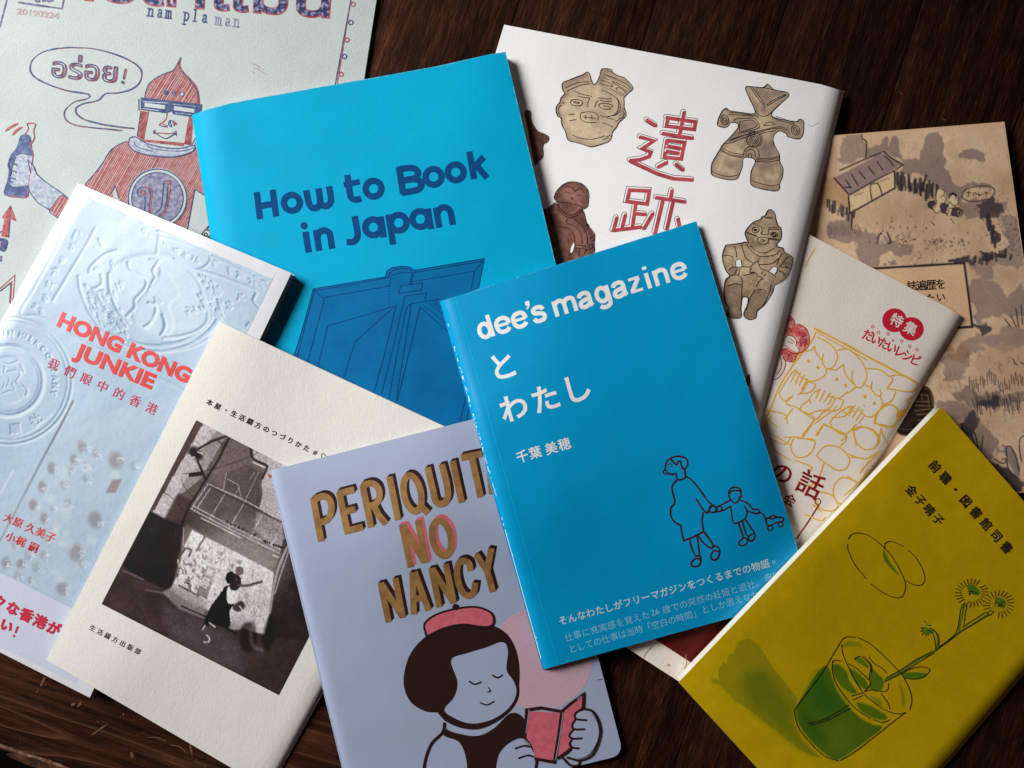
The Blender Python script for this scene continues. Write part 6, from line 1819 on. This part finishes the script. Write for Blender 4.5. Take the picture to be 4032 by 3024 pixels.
P.fill(YL, '920,880 1000,960 1080,1080 1000,1150 880,1100 860,1000', (26, 70, 14), .6, 60)
P.fill(YL, '1060,1150 1240,1230 1150,1340 1020,1400 960,1330', (70, 84, 12), .6, 60)
P.fill(YL, '820,1120 900,1180 960,1300 900,1300 820,1210', (34, 60, 8), .6, 40)
P.fill(YL, '1005,830 1040,820 1090,860 1110,920 1160,1000 1120,1000 1060,960 1020,900|1110,850 1160,870 1220,930 1230,980 1180,960 1140,920|1250,850 1290,880 1330,930 1310,985 1250,985 1240,940|1160,1060 1240,1080 1340,1140 1340,1170 1260,1160 1180,1110', (56, 80, 10), .9, 7)
P.fill(YL, '1325,90 1345,130 1370,180 1400,220 1430,262 1390,235 1350,190 1325,150', (58, 84, 12), .9, 5)
P.c += ((fbm(P.x / 45, P.y / 45, 12, 4) - .5) * 9)[..., None] * np.array([1, 1, .15])
P.grain(.05, 5)
P.done('watercolour_print', paper('mustard_print', (.4, .4, .1), .5, 1400, .35, spec=.2, vary=.05, attr='print'), 1 / E_['yellow'], lvl=.6)
k = Ink(yb, 'flower_drawing', leaf, 2)
k.fill(YL, '1855,320 1900,325 1935,360 1920,385 1880,375 1855,345|2030,400 2070,405 2100,430 2080,470 2040,440|1565,585 1600,590 1640,620 1590,630 1570,615|1440,880 1520,870 1600,880 1560,905 1490,915|1140,785 1180,780 1230,830 1220,840')
k.line(YL, '1330,920 1430,870 1530,800 1640,740 1720,680 1800,620 1900,560 1990,500', 7, caps=False).line(YL, '1800,610 1815,540 1835,440', 6).line(YL, '1655,735 1668,680 1655,620 1610,600', 6)
k.done()
k = Ink(yb, 'glass_drawing', yk, 4)
k.line(YL, '1150,648 1080,652 1030,720 940,870 850,990 775,1090 765,1130 790,1220 860,1310 950,1395 1040,1428|1165,652 1240,690 1330,770 1400,840 1450,900 1490,980 1503,1050 1490,1105|1055,1425 1160,1360 1300,1250 1400,1170 1465,1122|1465,1125 1400,1130 1330,1105|1060,695 1070,760 1110,850 1140,910 1190,990 1250,1050 1320,1100|1000,850 1005,800 1030,795 1055,798|1000,850 1020,930 1080,1020 1150,1100 1240,1160|1260,1168 1320,1185 1365,1168|1105,815 1160,850 1230,915|1310,1005 1350,1060 1365,1100', 3.2)
k.line(YL, '850,1190 950,1165 1050,1110 1105,1075|850,1190 870,1198 960,1175 1060,1125 1115,1095|1120,1020 1190,1000|1130,1045 1195,1015|1140,790 1175,770 1240,825 1235,900 1240,950 1205,990 1250,980 1320,990 1350,980 1358,940|1195,765 1245,820 1250,870|1230,765 1260,810 1310,840 1345,875', 3)
k.done()
k = Ink(yb, 'flower_drawing', yk, 4)
k.line(YL, '1330,930 1430,880 1540,810 1645,745|1340,905 1440,850 1530,790 1640,735|1655,735 1650,680 1640,640 1620,610 1600,605|1675,715 1672,650 1650,610 1615,590|1650,735 1740,670 1815,610|1680,710 1780,620 1810,480 1835,430|1830,570 1840,500 1850,450|1815,610 1900,560 1995,505|1820,585 1900,535 1970,490|1435,880 1490,850 1560,835 1615,850 1590,890 1530,912 1450,905', 3)
k.line(YL, '1575,545 1600,560|1590,570 1625,575|1555,590 1575,595|1555,615 1575,605|1565,635 1580,620|1590,645 1592,625|1605,640 1605,625', 2.6)
for cx, cy, r0, r1, n_, sk in ((1880, 370, 62, 108, 25, .85), (2050, 440, 55, 100, 22, .9)):
    for i in range(n_):
        a = i / n_ * 2 * math.pi + .1
        if random.random() < .08: continue
        q = (cx + r0 * math.cos(a), cy + r0 * sk * math.sin(a)); p_ = (cx + r1 * math.cos(a + .08), cy + r1 * sk * math.sin(a + .08))
        k.line(YL, f'{q[0]},{q[1]} {p_[0]},{p_[1]}', 2.8)
    for i in range(12):
        a = random.uniform(0, 6.28); r_ = random.uniform(5, 35)
        k.dot(YL, cx + r_ * math.cos(a), cy + r_ * .6 * math.sin(a), 4)
k.done()
k = Ink(yb, 'spectacles_drawing', yk, 4)
k.line(YL, '1103,32 1120,5 1160,-8 1220,5 1290,50 1370,130 1430,230 1462,310 1455,370 1430,398 1380,395 1310,360 1245,312|1097,60 1105,110 1150,200 1215,280|1332,90 1335,60 1360,45 1400,52 1452,78|1478,98 1530,150 1570,220 1585,280 1570,315 1540,322 1500,312 1468,290', 3)
k.done()
k = Ink(yb, 'title_lettering', yk, 4)
chars(k, '前職・図書館司書', YL1, (1648, 378), (2100, 888), 46, 1.9)
chars(k, '金子晴子', YL1, (1500, 530), (1668, 712), 44, 1.6)
k.done()
